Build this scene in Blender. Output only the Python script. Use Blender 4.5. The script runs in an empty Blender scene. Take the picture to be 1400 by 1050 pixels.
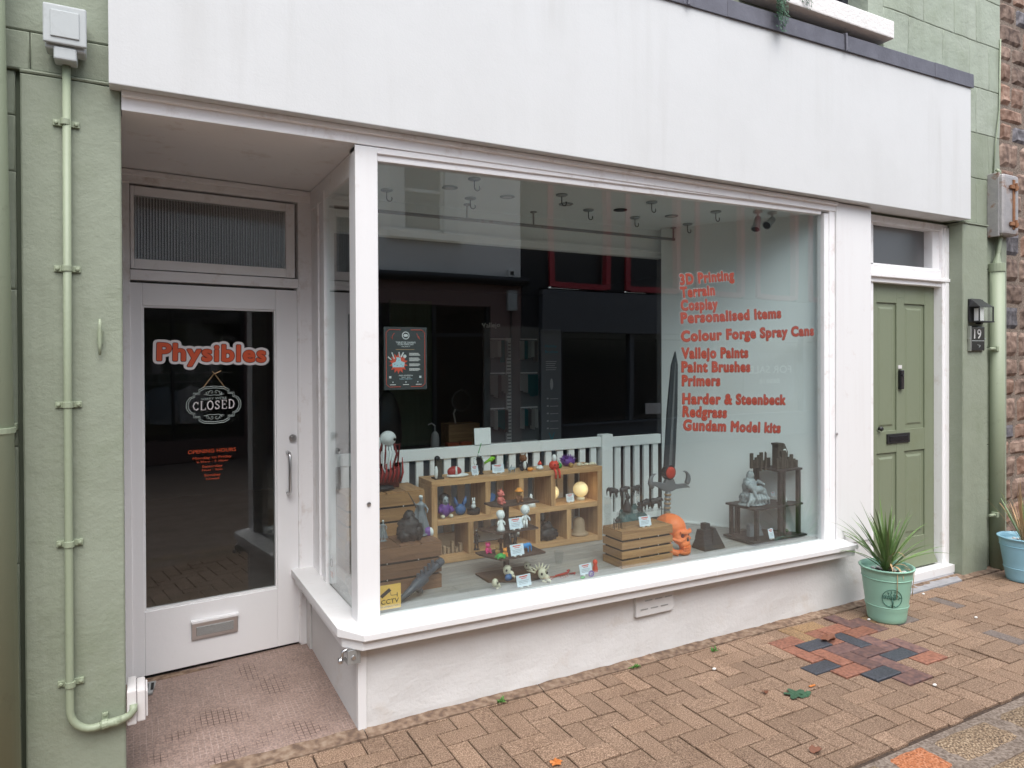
import bpy, bmesh, math, random
from mathutils import Vector, Matrix, noise
from math import radians as R, sin, cos, pi
random.seed(7)
SC = bpy.context.scene
COL = SC.collection
# ---------------------------------------------------------------- camera
cam = bpy.data.objects.new('camera', bpy.data.cameras.new('camera')); COL.objects.link(cam)
yaw, pitch, roll = R(28.4), R(-0.4), -0.0045
fwd = Vector((sin(yaw)*cos(pitch), cos(yaw)*cos(pitch), sin(pitch)))
rt0 = Vector((cos(yaw), -sin(yaw), 0)); up0 = rt0.cross(fwd)
rt = rt0*cos(roll)+up0*sin(roll); up = up0*cos(roll)-rt0*sin(roll)
m = Matrix((rt, up, -fwd)).transposed().to_4x4()
m.translation = Vector((-0.853, -3.004, 1.62)); cam.matrix_world = m
cam.data.sensor_width = 36; cam.data.lens = 957/1400*36; cam.data.shift_y = -26/1400
cam.data.clip_start = 0.05; cam.data.clip_end = 2000
SC.camera = cam
# ---------------------------------------------------------------- sky, sun, exposure
w = bpy.data.worlds.new('World'); SC.world = w; w.use_nodes = True
nt = w.node_tree; nt.nodes.clear()
sky = nt.nodes.new('ShaderNodeTexSky'); sky.sky_type = 'NISHITA'; sky.sun_disc = False
sky.sun_elevation = R(60); sky.sun_rotation = R(190); sky.dust_density = 3
hs = nt.nodes.new('ShaderNodeHueSaturation'); hs.inputs['Saturation'].default_value = 0.55
bg = nt.nodes.new('ShaderNodeBackground'); bg.inputs[1].default_value = 0.15
wo = nt.nodes.new('ShaderNodeOutputWorld')
nt.links.new(sky.outputs[0], hs.inputs['Color']); nt.links.new(hs.outputs[0], bg.inputs[0]); nt.links.new(bg.outputs[0], wo.inputs[0])
sl = bpy.data.lights.new('sun', 'SUN'); sl.energy = 1.5; sl.angle = R(60); sl.color = (1, 0.992, 0.985)
so = bpy.data.objects.new('sun', sl); COL.objects.link(so)
so.rotation_euler = (R(30), 0, R(-10)); so.location = (0, -3, 12)
SC.view_settings.view_transform = 'Standard'; SC.view_settings.look = 'None'
SC.view_settings.exposure = 0.92; SC.view_settings.gamma = 1; SC.view_settings.use_curve_mapping = False
cy = SC.cycles; cy.max_bounces = 10; cy.diffuse_bounces = 5; cy.glossy_bounces = 5; cy.transparent_max_bounces = 24
cy.transmission_bounces = 6; cy.caustics_reflective = False; cy.caustics_refractive = False
cy.use_denoising = True; cy.sample_clamp_indirect = 6

# ---------------------------------------------------------------- materials
MATS = {}
def newmat(name):
    m = bpy.data.materials.new(name); m.use_nodes = True; m.node_tree.nodes.clear()
    o = m.node_tree.nodes.new('ShaderNodeOutputMaterial'); b = m.node_tree.nodes.new('ShaderNodeBsdfPrincipled')
    m.node_tree.links.new(b.outputs[0], o.inputs[0]); MATS[name] = m
    return m, m.node_tree, b
def mat(name, col, rough=0.5, metal=0.0, var=0.0, vscale=3.0, bump=0.0, bscale=40.0, col2=None, stretch=None, spec=None,
        dirt=None, dscale=6.0, dlo=0.55, dhi=0.75, rnd=0.0, bump2=0.0, b2scale=6.0, emit=None, estr=0.0, coat=0.0, streak=None, sstr=0.5, sscale=9.0):
    """col mixed to col2 by noise; dirt = a second colour in blotches; rnd = per-object value change"""
    m, t, b = newmat(name); N = t.nodes.new; L = t.links.new
    b.inputs['Roughness'].default_value = rough; b.inputs['Metallic'].default_value = metal
    if spec is not None: b.inputs['Specular IOR Level'].default_value = spec
    if coat: b.inputs['Coat Weight'].default_value = coat; b.inputs['Coat Roughness'].default_value = 0.15
    if emit: b.inputs['Emission Color'].default_value = (*emit, 1); b.inputs['Emission Strength'].default_value = estr
    tc = N('ShaderNodeTexCoord'); mp = N('ShaderNodeMapping'); L(tc.outputs['Object'], mp.inputs[0])
    oi = N('ShaderNodeObjectInfo')
    cx = N('ShaderNodeVectorMath'); cx.operation = 'SCALE'; cx.inputs[0].default_value = (17, 29, 41)
    L(oi.outputs['Random'], cx.inputs['Scale']); ad = N('ShaderNodeVectorMath'); ad.operation = 'ADD'
    L(mp.outputs[0], ad.inputs[0]); L(cx.outputs[0], ad.inputs[1])
    if stretch: mp.inputs['Scale'].default_value = stretch
    out = None
    c = N('ShaderNodeRGB'); c.outputs[0].default_value = (*col, 1); out = c.outputs[0]
    def noi(sc, det=5, ro=0.6):
        n = N('ShaderNodeTexNoise'); n.inputs['Scale'].default_value = sc; n.inputs['Detail'].default_value = det
        n.inputs['Roughness'].default_value = ro; L(ad.outputs[0], n.inputs['Vector']); return n.outputs[0]
    def ramp(src, lo, hi):
        r = N('ShaderNodeMapRange'); r.inputs['From Min'].default_value = lo; r.inputs['From Max'].default_value = hi; L(src, r.inputs[0]); return r.outputs[0]
    def mix(f, a, bb):
        x = N('ShaderNodeMix'); x.data_type = 'RGBA'; L(f, x.inputs[0]); L(a, x.inputs[6])
        if isinstance(bb, tuple): x.inputs[7].default_value = (*bb, 1)
        else: L(bb, x.inputs[7])
        return x.outputs[2]
    if col2 or var:
        c2 = col2 or tuple(v*(1-var) for v in col)
        out = mix(ramp(noi(vscale), 0.35, 0.65), out, c2)
    if dirt: out = mix(ramp(noi(dscale, 7, 0.7), dlo, dhi), out, dirt)
    if streak:   # rain streaks: noise drawn out vertically, broken up by a broader noise
        m2 = N('ShaderNodeMapping'); m2.inputs['Scale'].default_value = (sscale, sscale, sscale*.06); L(tc.outputs['Object'], m2.inputs[0])
        n_ = N('ShaderNodeTexNoise'); n_.inputs['Scale'].default_value = 1; n_.inputs['Detail'].default_value = 5; n_.inputs['Roughness'].default_value = .6; L(m2.outputs[0], n_.inputs['Vector'])
        k_ = N('ShaderNodeMath'); k_.operation = 'MULTIPLY'; L(ramp(n_.outputs[0], .48, .78), k_.inputs[0]); L(ramp(noi(1.3, 3, .5), .35, .65), k_.inputs[1])
        k2 = N('ShaderNodeMath'); k2.operation = 'MULTIPLY'; L(k_.outputs[0], k2.inputs[0]); k2.inputs[1].default_value = sstr; out = mix(k2.outputs[0], out, streak)
    if rnd:
        h = N('ShaderNodeHueSaturation'); mr = N('ShaderNodeMapRange'); mr.inputs['To Min'].default_value = 1-rnd; mr.inputs['To Max'].default_value = 1+rnd
        L(oi.outputs['Random'], mr.inputs[0]); L(mr.outputs[0], h.inputs['Value']); L(out, h.inputs['Color']); out = h.outputs[0]
    L(out, b.inputs['Base Color'])
    nrm = None
    for s, sc in ((bump2, b2scale), (bump, bscale)):
        if s:
            bn = N('ShaderNodeBump'); bn.inputs['Strength'].default_value = s; bn.inputs['Distance'].default_value = 0.01 if sc > 20 else 0.03
            L(noi(sc, 6, 0.65), bn.inputs['Height'])
            if nrm: L(nrm, bn.inputs['Normal'])
            nrm = bn.outputs[0]
    if nrm: L(nrm, b.inputs['Normal'])
    return m
WHITE_ = (0.74, 0.72, 0.73)
mat('white_render', (0.60, 0.612, 0.612), 0.85, bump=0.10, bscale=130, bump2=0.05, b2scale=5, dirt=(0.565, 0.575, 0.573), dscale=1.6, dlo=0.42, dhi=0.8, streak=(.44, .44, .42), sstr=.5, sscale=7)
mat('white_riser', (0.655, 0.652, 0.642), 0.7, bump=0.25, bscale=60, bump2=0.25, b2scale=5, dirt=(0.58, 0.54, 0.49), dscale=5, dlo=0.56, dhi=0.8, streak=(.45, .41, .37), sstr=.22)
mat('white_paint', (0.76, 0.76, 0.76), 0.38, bump=0.06, bscale=25, dirt=(0.66, 0.62, 0.60), dscale=9, dlo=0.6, dhi=0.8, streak=(.6, .56, .54), sstr=.3, sscale=18)
mat('cream_paint', (0.86, 0.855, 0.86), 0.45, bump=0.06, bscale=25, dirt=(0.60, 0.53, 0.48), dscale=7, dlo=0.55, dhi=0.8)
mat('white_door', (0.83, 0.83, 0.84), 0.32, bump=0.04, bscale=20, dirt=(0.62, 0.56, 0.53), dscale=14, dlo=0.68, dhi=0.8)
mat('green_render', (0.24, 0.272, 0.205), 0.72, col2=(0.262, 0.294, 0.226), vscale=1.5, bump=0.18, bscale=70, bump2=0.22, b2scale=9, dirt=(0.20, 0.235, 0.16), dscale=3, dlo=0.5, dhi=0.8, streak=(.15, .17, .12), sstr=.55)
mat('green_pale', (0.30, 0.345, 0.27), 0.72, col2=(0.33, 0.37, 0.30), vscale=2, bump=0.2, bscale=60, bump2=0.4, b2scale=6, dirt=(0.24, 0.28, 0.2), dscale=3, dlo=0.5, dhi=0.8, streak=(.15, .17, .12), sstr=.55)
mat('green_joint', (0.13, 0.155, 0.11), 0.9)
mat('green_door', (0.195, 0.225, 0.15), 0.42, bump=0.05, bscale=20, dirt=(0.18, 0.205, 0.125), dscale=3)
mat('green_pipe', (0.28, 0.325, 0.225), 0.5, bump=0.08, bscale=50, dirt=(0.21, 0.24, 0.165), dscale=14, dlo=0.6, dhi=0.8)
mat('lead', (0.105, 0.105, 0.125), 0.55, metal=0.25, col2=(0.14, 0.14, 0.165), vscale=6, bump=0.3, bscale=25, dirt=(0.2, 0.2, 0.21), dscale=9, dlo=0.62, dhi=0.75)
mat('cut_stone_white', (0.74, 0.72, 0.70), 0.8, bump=0.5, bscale=50, dirt=(0.5, 0.47, 0.43), dscale=8, dlo=0.6, dhi=0.8)
mat('dark_frame', (0.02, 0.022, 0.03), 0.4)
mat('black', (0.012, 0.012, 0.013), 0.45); mat('black_gloss', (0.01, 0.01, 0.012), 0.12)
mat('steel', (0.6, 0.6, 0.6), 0.28, metal=1, bump=0.05, bscale=60); mat('zinc', (0.42, 0.44, 0.44), 0.5, metal=0.7, bump=0.2, bscale=60, dirt=(0.3, 0.3, 0.3), dscale=20)
mat('grey_plastic', (0.42, 0.45, 0.45), 0.5, bump=0.05, dirt=(0.33, 0.35, 0.34), dscale=12); mat('white_plastic', (0.66, 0.64, 0.63), 0.4)
mat('worn_metal', (0.33, 0.32, 0.32), 0.55, metal=0.4, col2=(0.42, 0.40, 0.39), vscale=9, dirt=(0.22, 0.10, 0.045), dscale=9, dlo=0.56, dhi=0.68, bump=0.3, bscale=50)
mat('rust', (0.2, 0.085, 0.035), 0.9, col2=(0.3, 0.15, 0.08), vscale=20, bump=0.4)
mat('gap', (0.012, 0.011, 0.01), 0.9)
mat('slab', (0.33, 0.33, 0.345), 0.85, bump=0.4, bscale=80, col2=(0.25, 0.25, 0.26), vscale=20)
def speck(name, a, b, c, scale, rough=0.85, rnd=0.12, bs=0.5, stain=(0.5, 0.45, 0.4)):
    m, t, bs_ = newmat(name); N = t.nodes.new; L = t.links.new
    bs_.inputs['Roughness'].default_value = rough
    geo = N('ShaderNodeNewGeometry'); oi = N('ShaderNodeObjectInfo')
    n = N('ShaderNodeTexNoise'); n.inputs['Scale'].default_value = scale; n.inputs['Detail'].default_value = 3; L(geo.outputs['Position'], n.inputs['Vector'])
    cr = N('ShaderNodeValToRGB'); e = cr.color_ramp.elements; e[0].position = 0.36; e[0].color = (*c, 1); e[1].position = 0.66; e[1].color = (*b, 1)
    k = e.new(0.5); k.color = (*a, 1); L(n.outputs[0], cr.inputs[0])
    h = N('ShaderNodeHueSaturation'); mr = N('ShaderNodeMapRange'); mr.inputs['To Min'].default_value = 1-rnd; mr.inputs['To Max'].default_value = 1+rnd
    L(oi.outputs['Random'], mr.inputs[0]); L(mr.outputs[0], h.inputs['Value']); L(cr.outputs[0], h.inputs['Color'])
    n2 = N('ShaderNodeTexNoise'); n2.inputs['Scale'].default_value = 2.2; n2.inputs['Detail'].default_value = 8; n2.inputs['Roughness'].default_value = 0.7; L(geo.outputs['Position'], n2.inputs['Vector'])
    m2 = N('ShaderNodeMapRange'); m2.inputs['From Min'].default_value = 0.45; m2.inputs['From Max'].default_value = 0.75; L(n2.outputs[0], m2.inputs[0])
    x = N('ShaderNodeMix'); x.data_type = 'RGBA'; x.blend_type = 'MULTIPLY'; L(m2.outputs[0], x.inputs[0]); L(h.outputs[0], x.inputs[6]); x.inputs[7].default_value = (*[0.4+v*0.7 for v in stain], 1)
    L(x.outputs[2], bs_.inputs['Base Color'])
    bn = N('ShaderNodeBump'); bn.inputs['Strength'].default_value = bs; bn.inputs['Distance'].default_value = 0.004; L(n.outputs[0], bn.inputs['Height']); L(bn.outputs[0], bs_.inputs['Normal'])
    return m
speck('brick_buff', (0.232, 0.150, 0.098), (0.38, 0.268, 0.188), (0.115, 0.070, 0.044), 190, rnd=0.14)
speck('brick_slate', (0.05, 0.055, 0.068), (0.075, 0.08, 0.095), (0.03, 0.033, 0.04), 120, 0.5, 0.08, 0.2)
speck('brick_red', (0.28, 0.12, 0.075), (0.33, 0.15, 0.10), (0.19, 0.08, 0.055), 60, 0.6, 0.2, 0.2)
speck('brick_plum', (0.15, 0.085, 0.075), (0.2, 0.11, 0.09), (0.10, 0.06, 0.06), 40, 0.6, 0.22, 0.2)
speck('brick_grey', (0.15, 0.12, 0.105), (0.22, 0.18, 0.155), (0.10, 0.085, 0.08), 150, rnd=0.1)
speck('brick_ochre', (0.27, 0.17, 0.085), (0.36, 0.23, 0.12), (0.16, 0.10, 0.055), 150, rnd=0.1)
speck('sett_granite', (0.20, 0.135, 0.08), (0.40, 0.31, 0.21), (0.06, 0.04, 0.028), 120, 0.8, 0.15, 0.9)
speck('sett_orange', (0.42, 0.14, 0.05), (0.5, 0.24, 0.14), (0.2, 0.07, 0.03), 110, 0.8, 0.05, 0.7)
speck('mortar', (0.19, 0.15, 0.12), (0.27, 0.22, 0.18), (0.12, 0.09, 0.07), 90, 0.95, 0.0, 0.8)
speck('sand_joint', (0.06, 0.04, 0.028), (0.09, 0.06, 0.04), (0.035, 0.022, 0.016), 90, 0.95, 0.0, 0.8)
speck('fillet', (0.21, 0.14, 0.095), (0.29, 0.215, 0.155), (0.13, 0.085, 0.06), 30, 0.9, 0.15, 0.6)
speck('stone_brown', (0.19, 0.13, 0.10), (0.29, 0.21, 0.165), (0.10, 0.065, 0.05), 18, 0.85, 0.3, 1.0)
speck('stone_red', (0.23, 0.14, 0.10), (0.32, 0.22, 0.17), (0.14, 0.075, 0.05), 18, 0.85, 0.25, 1.0)
speck('stone_grey', (0.11, 0.105, 0.115), (0.18, 0.17, 0.18), (0.06, 0.055, 0.06), 18, 0.85, 0.25, 1.0)
def wood(name, a, b, axis=0, scale=14, rough=0.5, rnd=0.12):
    m, t, bs = newmat(name); N = t.nodes.new; L = t.links.new
    bs.inputs['Roughness'].default_value = rough
    tc = N('ShaderNodeTexCoord'); mp = N('ShaderNodeMapping'); s = [scale]*3; s[axis] = scale*0.09; mp.inputs['Scale'].default_value = s
    oi = N('ShaderNodeObjectInfo'); sc = N('ShaderNodeVectorMath'); sc.operation = 'SCALE'; sc.inputs[0].default_value = (3, 5, 7); L(oi.outputs['Random'], sc.inputs['Scale'])
    ad = N('ShaderNodeVectorMath'); L(tc.outputs['Object'], ad.inputs[0]); L(sc.outputs[0], ad.inputs[1]); L(ad.outputs[0], mp.inputs[0])
    n = N('ShaderNodeTexNoise'); n.inputs['Scale'].default_value = 3; n.inputs['Detail'].default_value = 8; n.inputs['Roughness'].default_value = 0.65; n.inputs['Distortion'].default_value = 0.6; L(mp.outputs[0], n.inputs['Vector'])
    cr = N('ShaderNodeValToRGB'); e = cr.color_ramp.elements; e[0].position = 0.33; e[0].color = (*b, 1); e[1].position = 0.62; e[1].color = (*a, 1); L(n.outputs[0], cr.inputs[0])
    h = N('ShaderNodeHueSaturation'); mr = N('ShaderNodeMapRange'); mr.inputs['To Min'].default_value = 1-rnd; mr.inputs['To Max'].default_value = 1+rnd
    L(oi.outputs['Random'], mr.inputs[0]); L(mr.outputs[0], h.inputs['Value']); L(cr.outputs[0], h.inputs['Color']); L(h.outputs[0], bs.inputs['Base Color'])
    bn = N('ShaderNodeBump'); bn.inputs['Strength'].default_value = 0.25; bn.inputs['Distance'].default_value = 0.003; L(n.outputs[0], bn.inputs['Height']); L(bn.outputs[0], bs.inputs['Normal'])
    return m
wood('oak', (0.60, 0.36, 0.17), (0.40, 0.215, 0.095)); wood('oak_up', (0.60, 0.36, 0.17), (0.40, 0.215, 0.095), 2)
wood('oak_deep', (0.56, 0.33, 0.155), (0.37, 0.2, 0.09), 1)
wood('crate_brown', (0.20, 0.10, 0.05), (0.12, 0.058, 0.03)); wood('crate_tan', (0.43, 0.24, 0.10), (0.27, 0.135, 0.055))
wood('crate_tan_deep', (0.43, 0.24, 0.10), (0.27, 0.135, 0.055), 1); wood('crate_brown_deep', (0.20, 0.10, 0.05), (0.12, 0.058, 0.03), 1)
wood('walnut', (0.085, 0.05, 0.038), (0.045, 0.027, 0.022)); wood('charcoal_wood', (0.045, 0.036, 0.034), (0.02, 0.016, 0.016), 2)
wood('grey_floor', (0.36, 0.35, 0.335), (0.26, 0.25, 0.24), 0, 10, 0.45, 0.07)
# glass: thin pane that lets light straight through and mirrors more at a slant
def glass(name, tint, r0, k=0.9, rough=0.0, ribs=False):
    m = bpy.data.materials.new(name); m.use_nodes = True; t = m.node_tree; t.nodes.clear(); N = t.nodes.new; L = t.links.new
    o = N('ShaderNodeOutputMaterial'); tr = N('ShaderNodeBsdfTransparent'); tr.inputs[0].default_value = (*tint, 1)
    gl = N('ShaderNodeBsdfGlossy'); gl.inputs['Roughness'].default_value = rough; gl.inputs['Color'].default_value = (1, 1, 1, 1)
    lw = N('ShaderNodeLayerWeight'); lw.inputs['Blend'].default_value = 0.5
    p = N('ShaderNodeMath'); p.operation = 'POWER'; L(lw.outputs['Facing'], p.inputs[0]); p.inputs[1].default_value = 4.0
    q = N('ShaderNodeMath'); q.operation = 'MULTIPLY_ADD'; L(p.outputs[0], q.inputs[0]); q.inputs[1].default_value = k; q.inputs[2].default_value = r0; q.use_clamp = True
    if rough == 0:   # the faint waviness of a real pane
        nz_ = N('ShaderNodeTexNoise'); nz_.inputs['Scale'].default_value = 1.6; nz_.inputs['Detail'].default_value = 1; tc = N('ShaderNodeTexCoord'); L(tc.outputs['Object'], nz_.inputs['Vector'])
        bn = N('ShaderNodeBump'); bn.inputs['Strength'].default_value = 0.5; bn.inputs['Distance'].default_value = 0.0013; L(nz_.outputs[0], bn.inputs['Height']); L(bn.outputs[0], gl.inputs['Normal'])
    mx = N('ShaderNodeMixShader'); L(q.outputs[0], mx.inputs[0]); L(tr.outputs[0], mx.inputs[1]); L(gl.outputs[0], mx.inputs[2]); L(mx.outputs[0], o.inputs[0])
    MATS[name] = m; return m
glass('window_glass', (0.945, 0.988, 0.984), 0.092)
glass('door_glass', (0.95, 0.97, 0.97), 0.045, .7)
glass('reeded_glass', (0.35, 0.37, 0.37), 0.30, 0.9, 0.08, True)
glass('frosted_glass', (0.16, 0.20, 0.20), 0.24, 0.5, 0.4)
glass('acrylic', (0.94, 0.95, 0.95), 0.05, 0.6)
glass('far_glass', (0.9, 0.9, 0.9), 0.03, 0.6)

# ---------------------------------------------------------------- mesh helpers
class MB:
    def __init__(s): s.v = []; s.f = []
    def add(s, vs, fs):
        n = len(s.v); s.v += [tuple(p) for p in vs]; s.f += [tuple(i+n for i in f) for f in fs]; return s
    def box(s, x0, x1, y0, y1, z0, z1, M=None):
        vs = [Vector((x, y, z)) for z in (z0, z1) for y in (y0, y1) for x in (x0, x1)]
        if M: vs = [M @ p for p in vs]
        return s.add(vs, [(0, 2, 3, 1), (4, 5, 7, 6), (0, 1, 5, 4), (2, 6, 7, 3), (0, 4, 6, 2), (1, 3, 7, 5)])
    def hexa(s, b, t):   # four bottom points, four top points, counter-clockwise from above
        return s.add(list(b)+list(t), [(3, 2, 1, 0), (4, 5, 6, 7), (0, 1, 5, 4), (1, 2, 6, 5), (2, 3, 7, 6), (3, 0, 4, 7)])
    def prism(s, poly, y0, y1, M=None):  # polygon in X,Z pushed along Y
        n = len(poly); vs = [Vector((x, y0, z)) for x, z in poly]+[Vector((x, y1, z)) for x, z in poly]
        if M: vs = [M @ p for p in vs]
        return s.add(vs, [tuple(range(n)), tuple(range(2*n-1, n-1, -1))]+[((i+1) % n, i, i+n, (i+1) % n+n) for i in range(n)])
    def plate(s, poly, z0, z1):  # polygon in X,Y pushed along Z
        n = len(poly); vs = [(x, y, z0) for x, y in poly]+[(x, y, z1) for x, y in poly]
        return s.add(vs, [tuple(range(n-1, -1, -1)), tuple(range(n, 2*n))]+[(i, (i+1) % n, (i+1) % n+n, i+n) for i in range(n)])
    def tube(s, pts, rad, n=10, cap=True):
        pts = [Vector(p) for p in pts]; k = len(pts); rs = rad if isinstance(rad, (list, tuple)) else [rad]*k
        base = len(s.v); pu = None
        for i, p in enumerate(pts):
            d = (pts[min(i+1, k-1)]-pts[max(i-1, 0)]).normalized()
            if pu is None: pu = Vector((0, 0, 1)) if abs(d.z) < 0.9 else Vector((1, 0, 0))
            a = d.cross(pu).normalized(); b = a.cross(d).normalized(); pu = b
            for j in range(n):
                t = 2*pi*j/n; s.v.append(tuple(p+a*(rs[i]*cos(t))+b*(rs[i]*sin(t))))
        for i in range(k-1):
            for j in range(n):
                a = base+i*n+j; b = base+i*n+(j+1) % n; s.f.append((a, b, b+n, a+n))
        if cap:
            s.f.append(tuple(base+j for j in range(n-1, -1, -1))); s.f.append(tuple(base+(k-1)*n+j for j in range(n)))
        return s
    def lathe(s, c, prof, n=24, axis='z', cap=True):   # prof: (radius, height)
        base = len(s.v); c = Vector(c)
        for r, h in prof:
            for j in range(n):
                t = 2*pi*j/n; a, b = r*cos(t), r*sin(t)
                p = Vector((a, b, h)) if axis == 'z' else (Vector((a, h, b)) if axis == 'y' else Vector((h, a, b)))
                s.v.append(tuple(c+p))
        k = len(prof)
        for i in range(k-1):
            for j in range(n):
                a = base+i*n+j; b = base+i*n+(j+1) % n; s.f.append((a, b, b+n, a+n))
        if cap:
            s.f.append(tuple(base+j for j in range(n-1, -1, -1))); s.f.append(tuple(base+(k-1)*n+j for j in range(n)))
        return s
    def ball(s, c, r, n=14, M=None, fn=None):
        r = r if isinstance(r, (list, tuple)) else (r, r, r); c = Vector(c); base = len(s.v); rows = n//2+1
        for i in range(rows+1):
            th = pi*i/rows
            for j in range(n):
                ph = 2*pi*j/n; d = Vector((sin(th)*cos(ph), sin(th)*sin(ph), cos(th)))
                k = fn(d) if fn else 1.0
                p = Vector((d.x*r[0]*k, d.y*r[1]*k, d.z*r[2]*k))
                if M: p = M @ p
                s.v.append(tuple(c+p))
        for i in range(rows):
            for j in range(n):
                a = base+i*n+j; b = base+i*n+(j+1) % n; s.f.append((a+n, b+n, b, a))
        return s
    def build(s, name, m, parent=None, bevel=0.0, smooth=False, remesh=0.0, seg=2, kind=None, label=None):
        off = Vector((0, 0, 0)); q = parent
        while q: off += q.location; q = q.parent
        me = bpy.data.meshes.new(name); me.from_pydata([tuple(Vector(p)-off) for p in s.v], [], s.f)
        bm = bmesh.new(); bm.from_mesh(me); (None if bevel else bmesh.ops.remove_doubles(bm, verts=bm.verts, dist=1e-6))
        bmesh.ops.recalc_face_normals(bm, faces=bm.faces)
        if bevel: bmesh.ops.bevel(bm, geom=[e for e in bm.edges if len(e.link_faces) == 2 and e.calc_face_angle(0) > 0.6], offset=bevel, segments=seg, affect='EDGES', profile=0.6, clamp_overlap=True)
        bm.to_mesh(me); bm.free()
        if smooth: me.shade_smooth()
        me.materials.append(MATS[m])
        o = bpy.data.objects.new(name, me); COL.objects.link(o)
        if parent: o.parent = parent
        if remesh:
            md = o.modifiers.new('remesh', 'REMESH'); md.mode = 'VOXEL'; md.voxel_size = remesh; md.use_smooth_shade = True
            sm = o.modifiers.new('smooth', 'SMOOTH'); sm.factor = 0.5; sm.iterations = 3
        if kind: o['kind'] = kind
        if label: o['label'] = label
        return o
def bx(name, m, x0, x1, y0, y1, z0, z1, parent=None, bevel=0.002, **k): return MB().box(x0, x1, y0, y1, z0, z1).build(name, m, parent, bevel, **k)
def tag(o, label, cat, group=None):
    o['label'] = label; o['category'] = cat
    if group: o['group'] = group
    return o
def thing(name, label, cat, loc=(0, 0, 0), group=None):
    o = bpy.data.objects.new(name, None); COL.objects.link(o); o.empty_display_size = 0.05; o.location = loc
    return tag(o, label, cat, group)
def copy_tree(o, parent=None):
    c = o.copy(); COL.objects.link(c); c.parent = parent
    for ch in list(o.children): copy_tree(ch, c)
    return c
def near(o, parent): o.parent = parent; return o
# lettering: text turned into a thin mesh facing the street; "off" fattens the strokes with a round edge
def textmesh(name, s, m, P0, width, height, ang=0.0, y=0.05, off=0.0, parent=None, align='L', xdir=None, res=3, ref=None, space=None):
    """P0 = (x,z) of the left middle of the text; ref = the stroke fattening that width and height are measured with"""
    ref = off if ref is None else ref
    cu = bpy.data.curves.new('t', 'FONT'); cu.body = s; cu.size = 1; cu.resolution_u = res; cu.space_character = space or 1+ref*1.6
    ob = bpy.data.objects.new('t', cu); COL.objects.link(ob)
    dg = bpy.context.evaluated_depsgraph_get(); dg.update()
    me = bpy.data.meshes.new_from_object(ob.evaluated_get(dg)); bpy.data.objects.remove(ob); bpy.data.curves.remove(cu)
    bm = bmesh.new(); bm.from_mesh(me)
    if off:   # round the outline off: a disc at every outline vertex and a band along every outline edge
        bmesh.ops.remove_doubles(bm, verts=bm.verts, dist=1e-5)
        E_ = [(e.verts[0].co.copy(), e.verts[1].co.copy()) for e in bm.edges if len(e.link_faces) == 1]; V_ = [v.co.copy() for v in bm.verts]; k = 0
        for a, b in E_:
            d = (b-a); 
            if d.length < 1e-6: continue
            n = Vector((-d.y, d.x, 0)).normalized()*off; k += 1; zz = Vector((0, 0, -1e-4*(k % 37)-1e-3)); bm.faces.new([bm.verts.new(p+zz) for p in (a-n, b-n, b+n, a+n)])
        for c in V_:
            k += 1; zz = -1e-4*(k % 41)-6e-3; bm.faces.new([bm.verts.new((c.x+off*cos(t*pi/6), c.y+off*sin(t*pi/6), zz)) for t in range(12)])
    x0 = min(v.co.x for v in bm.verts)+off-ref; x1 = max(v.co.x for v in bm.verts)-off+ref; sx = width/(x1-x0); sz = height/(0.73+2*ref)
    xd = xdir or Vector((1, 0, 0)); off0 = Vector((0, 0, 0)); q = parent
    while q: off0 += q.location; q = q.parent
    nd = Vector((-xd.y, xd.x, 0))
    for v in bm.verts:
        a = (v.co.x-x0)*sx; b = (v.co.y-0.365)*sz; d = -v.co.z*.05
        if align == 'C': a -= width/2
        u = a*cos(ang)-b*sin(ang); h = a*sin(ang)+b*cos(ang)
        v.co = Vector((P0[0], y, P0[1]))+xd*u+Vector((0, 0, h))+nd*d-off0
    bm.to_mesh(me); bm.free()
    me.materials.clear(); me.materials.append(MATS[m])
    o = bpy.data.objects.new(name, me); COL.objects.link(o)
    if parent: o.parent = parent
    return o
# ================================================================ GROUND
gr = MB().add([(-12, -1.46, -0.012), (30, -1.46, -0.012), (30, 6, -0.012), (-12, 6, -0.012)], [(0, 1, 2, 3)]).build('pavement', 'sand_joint'); gr['kind'] = 'structure'
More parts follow.
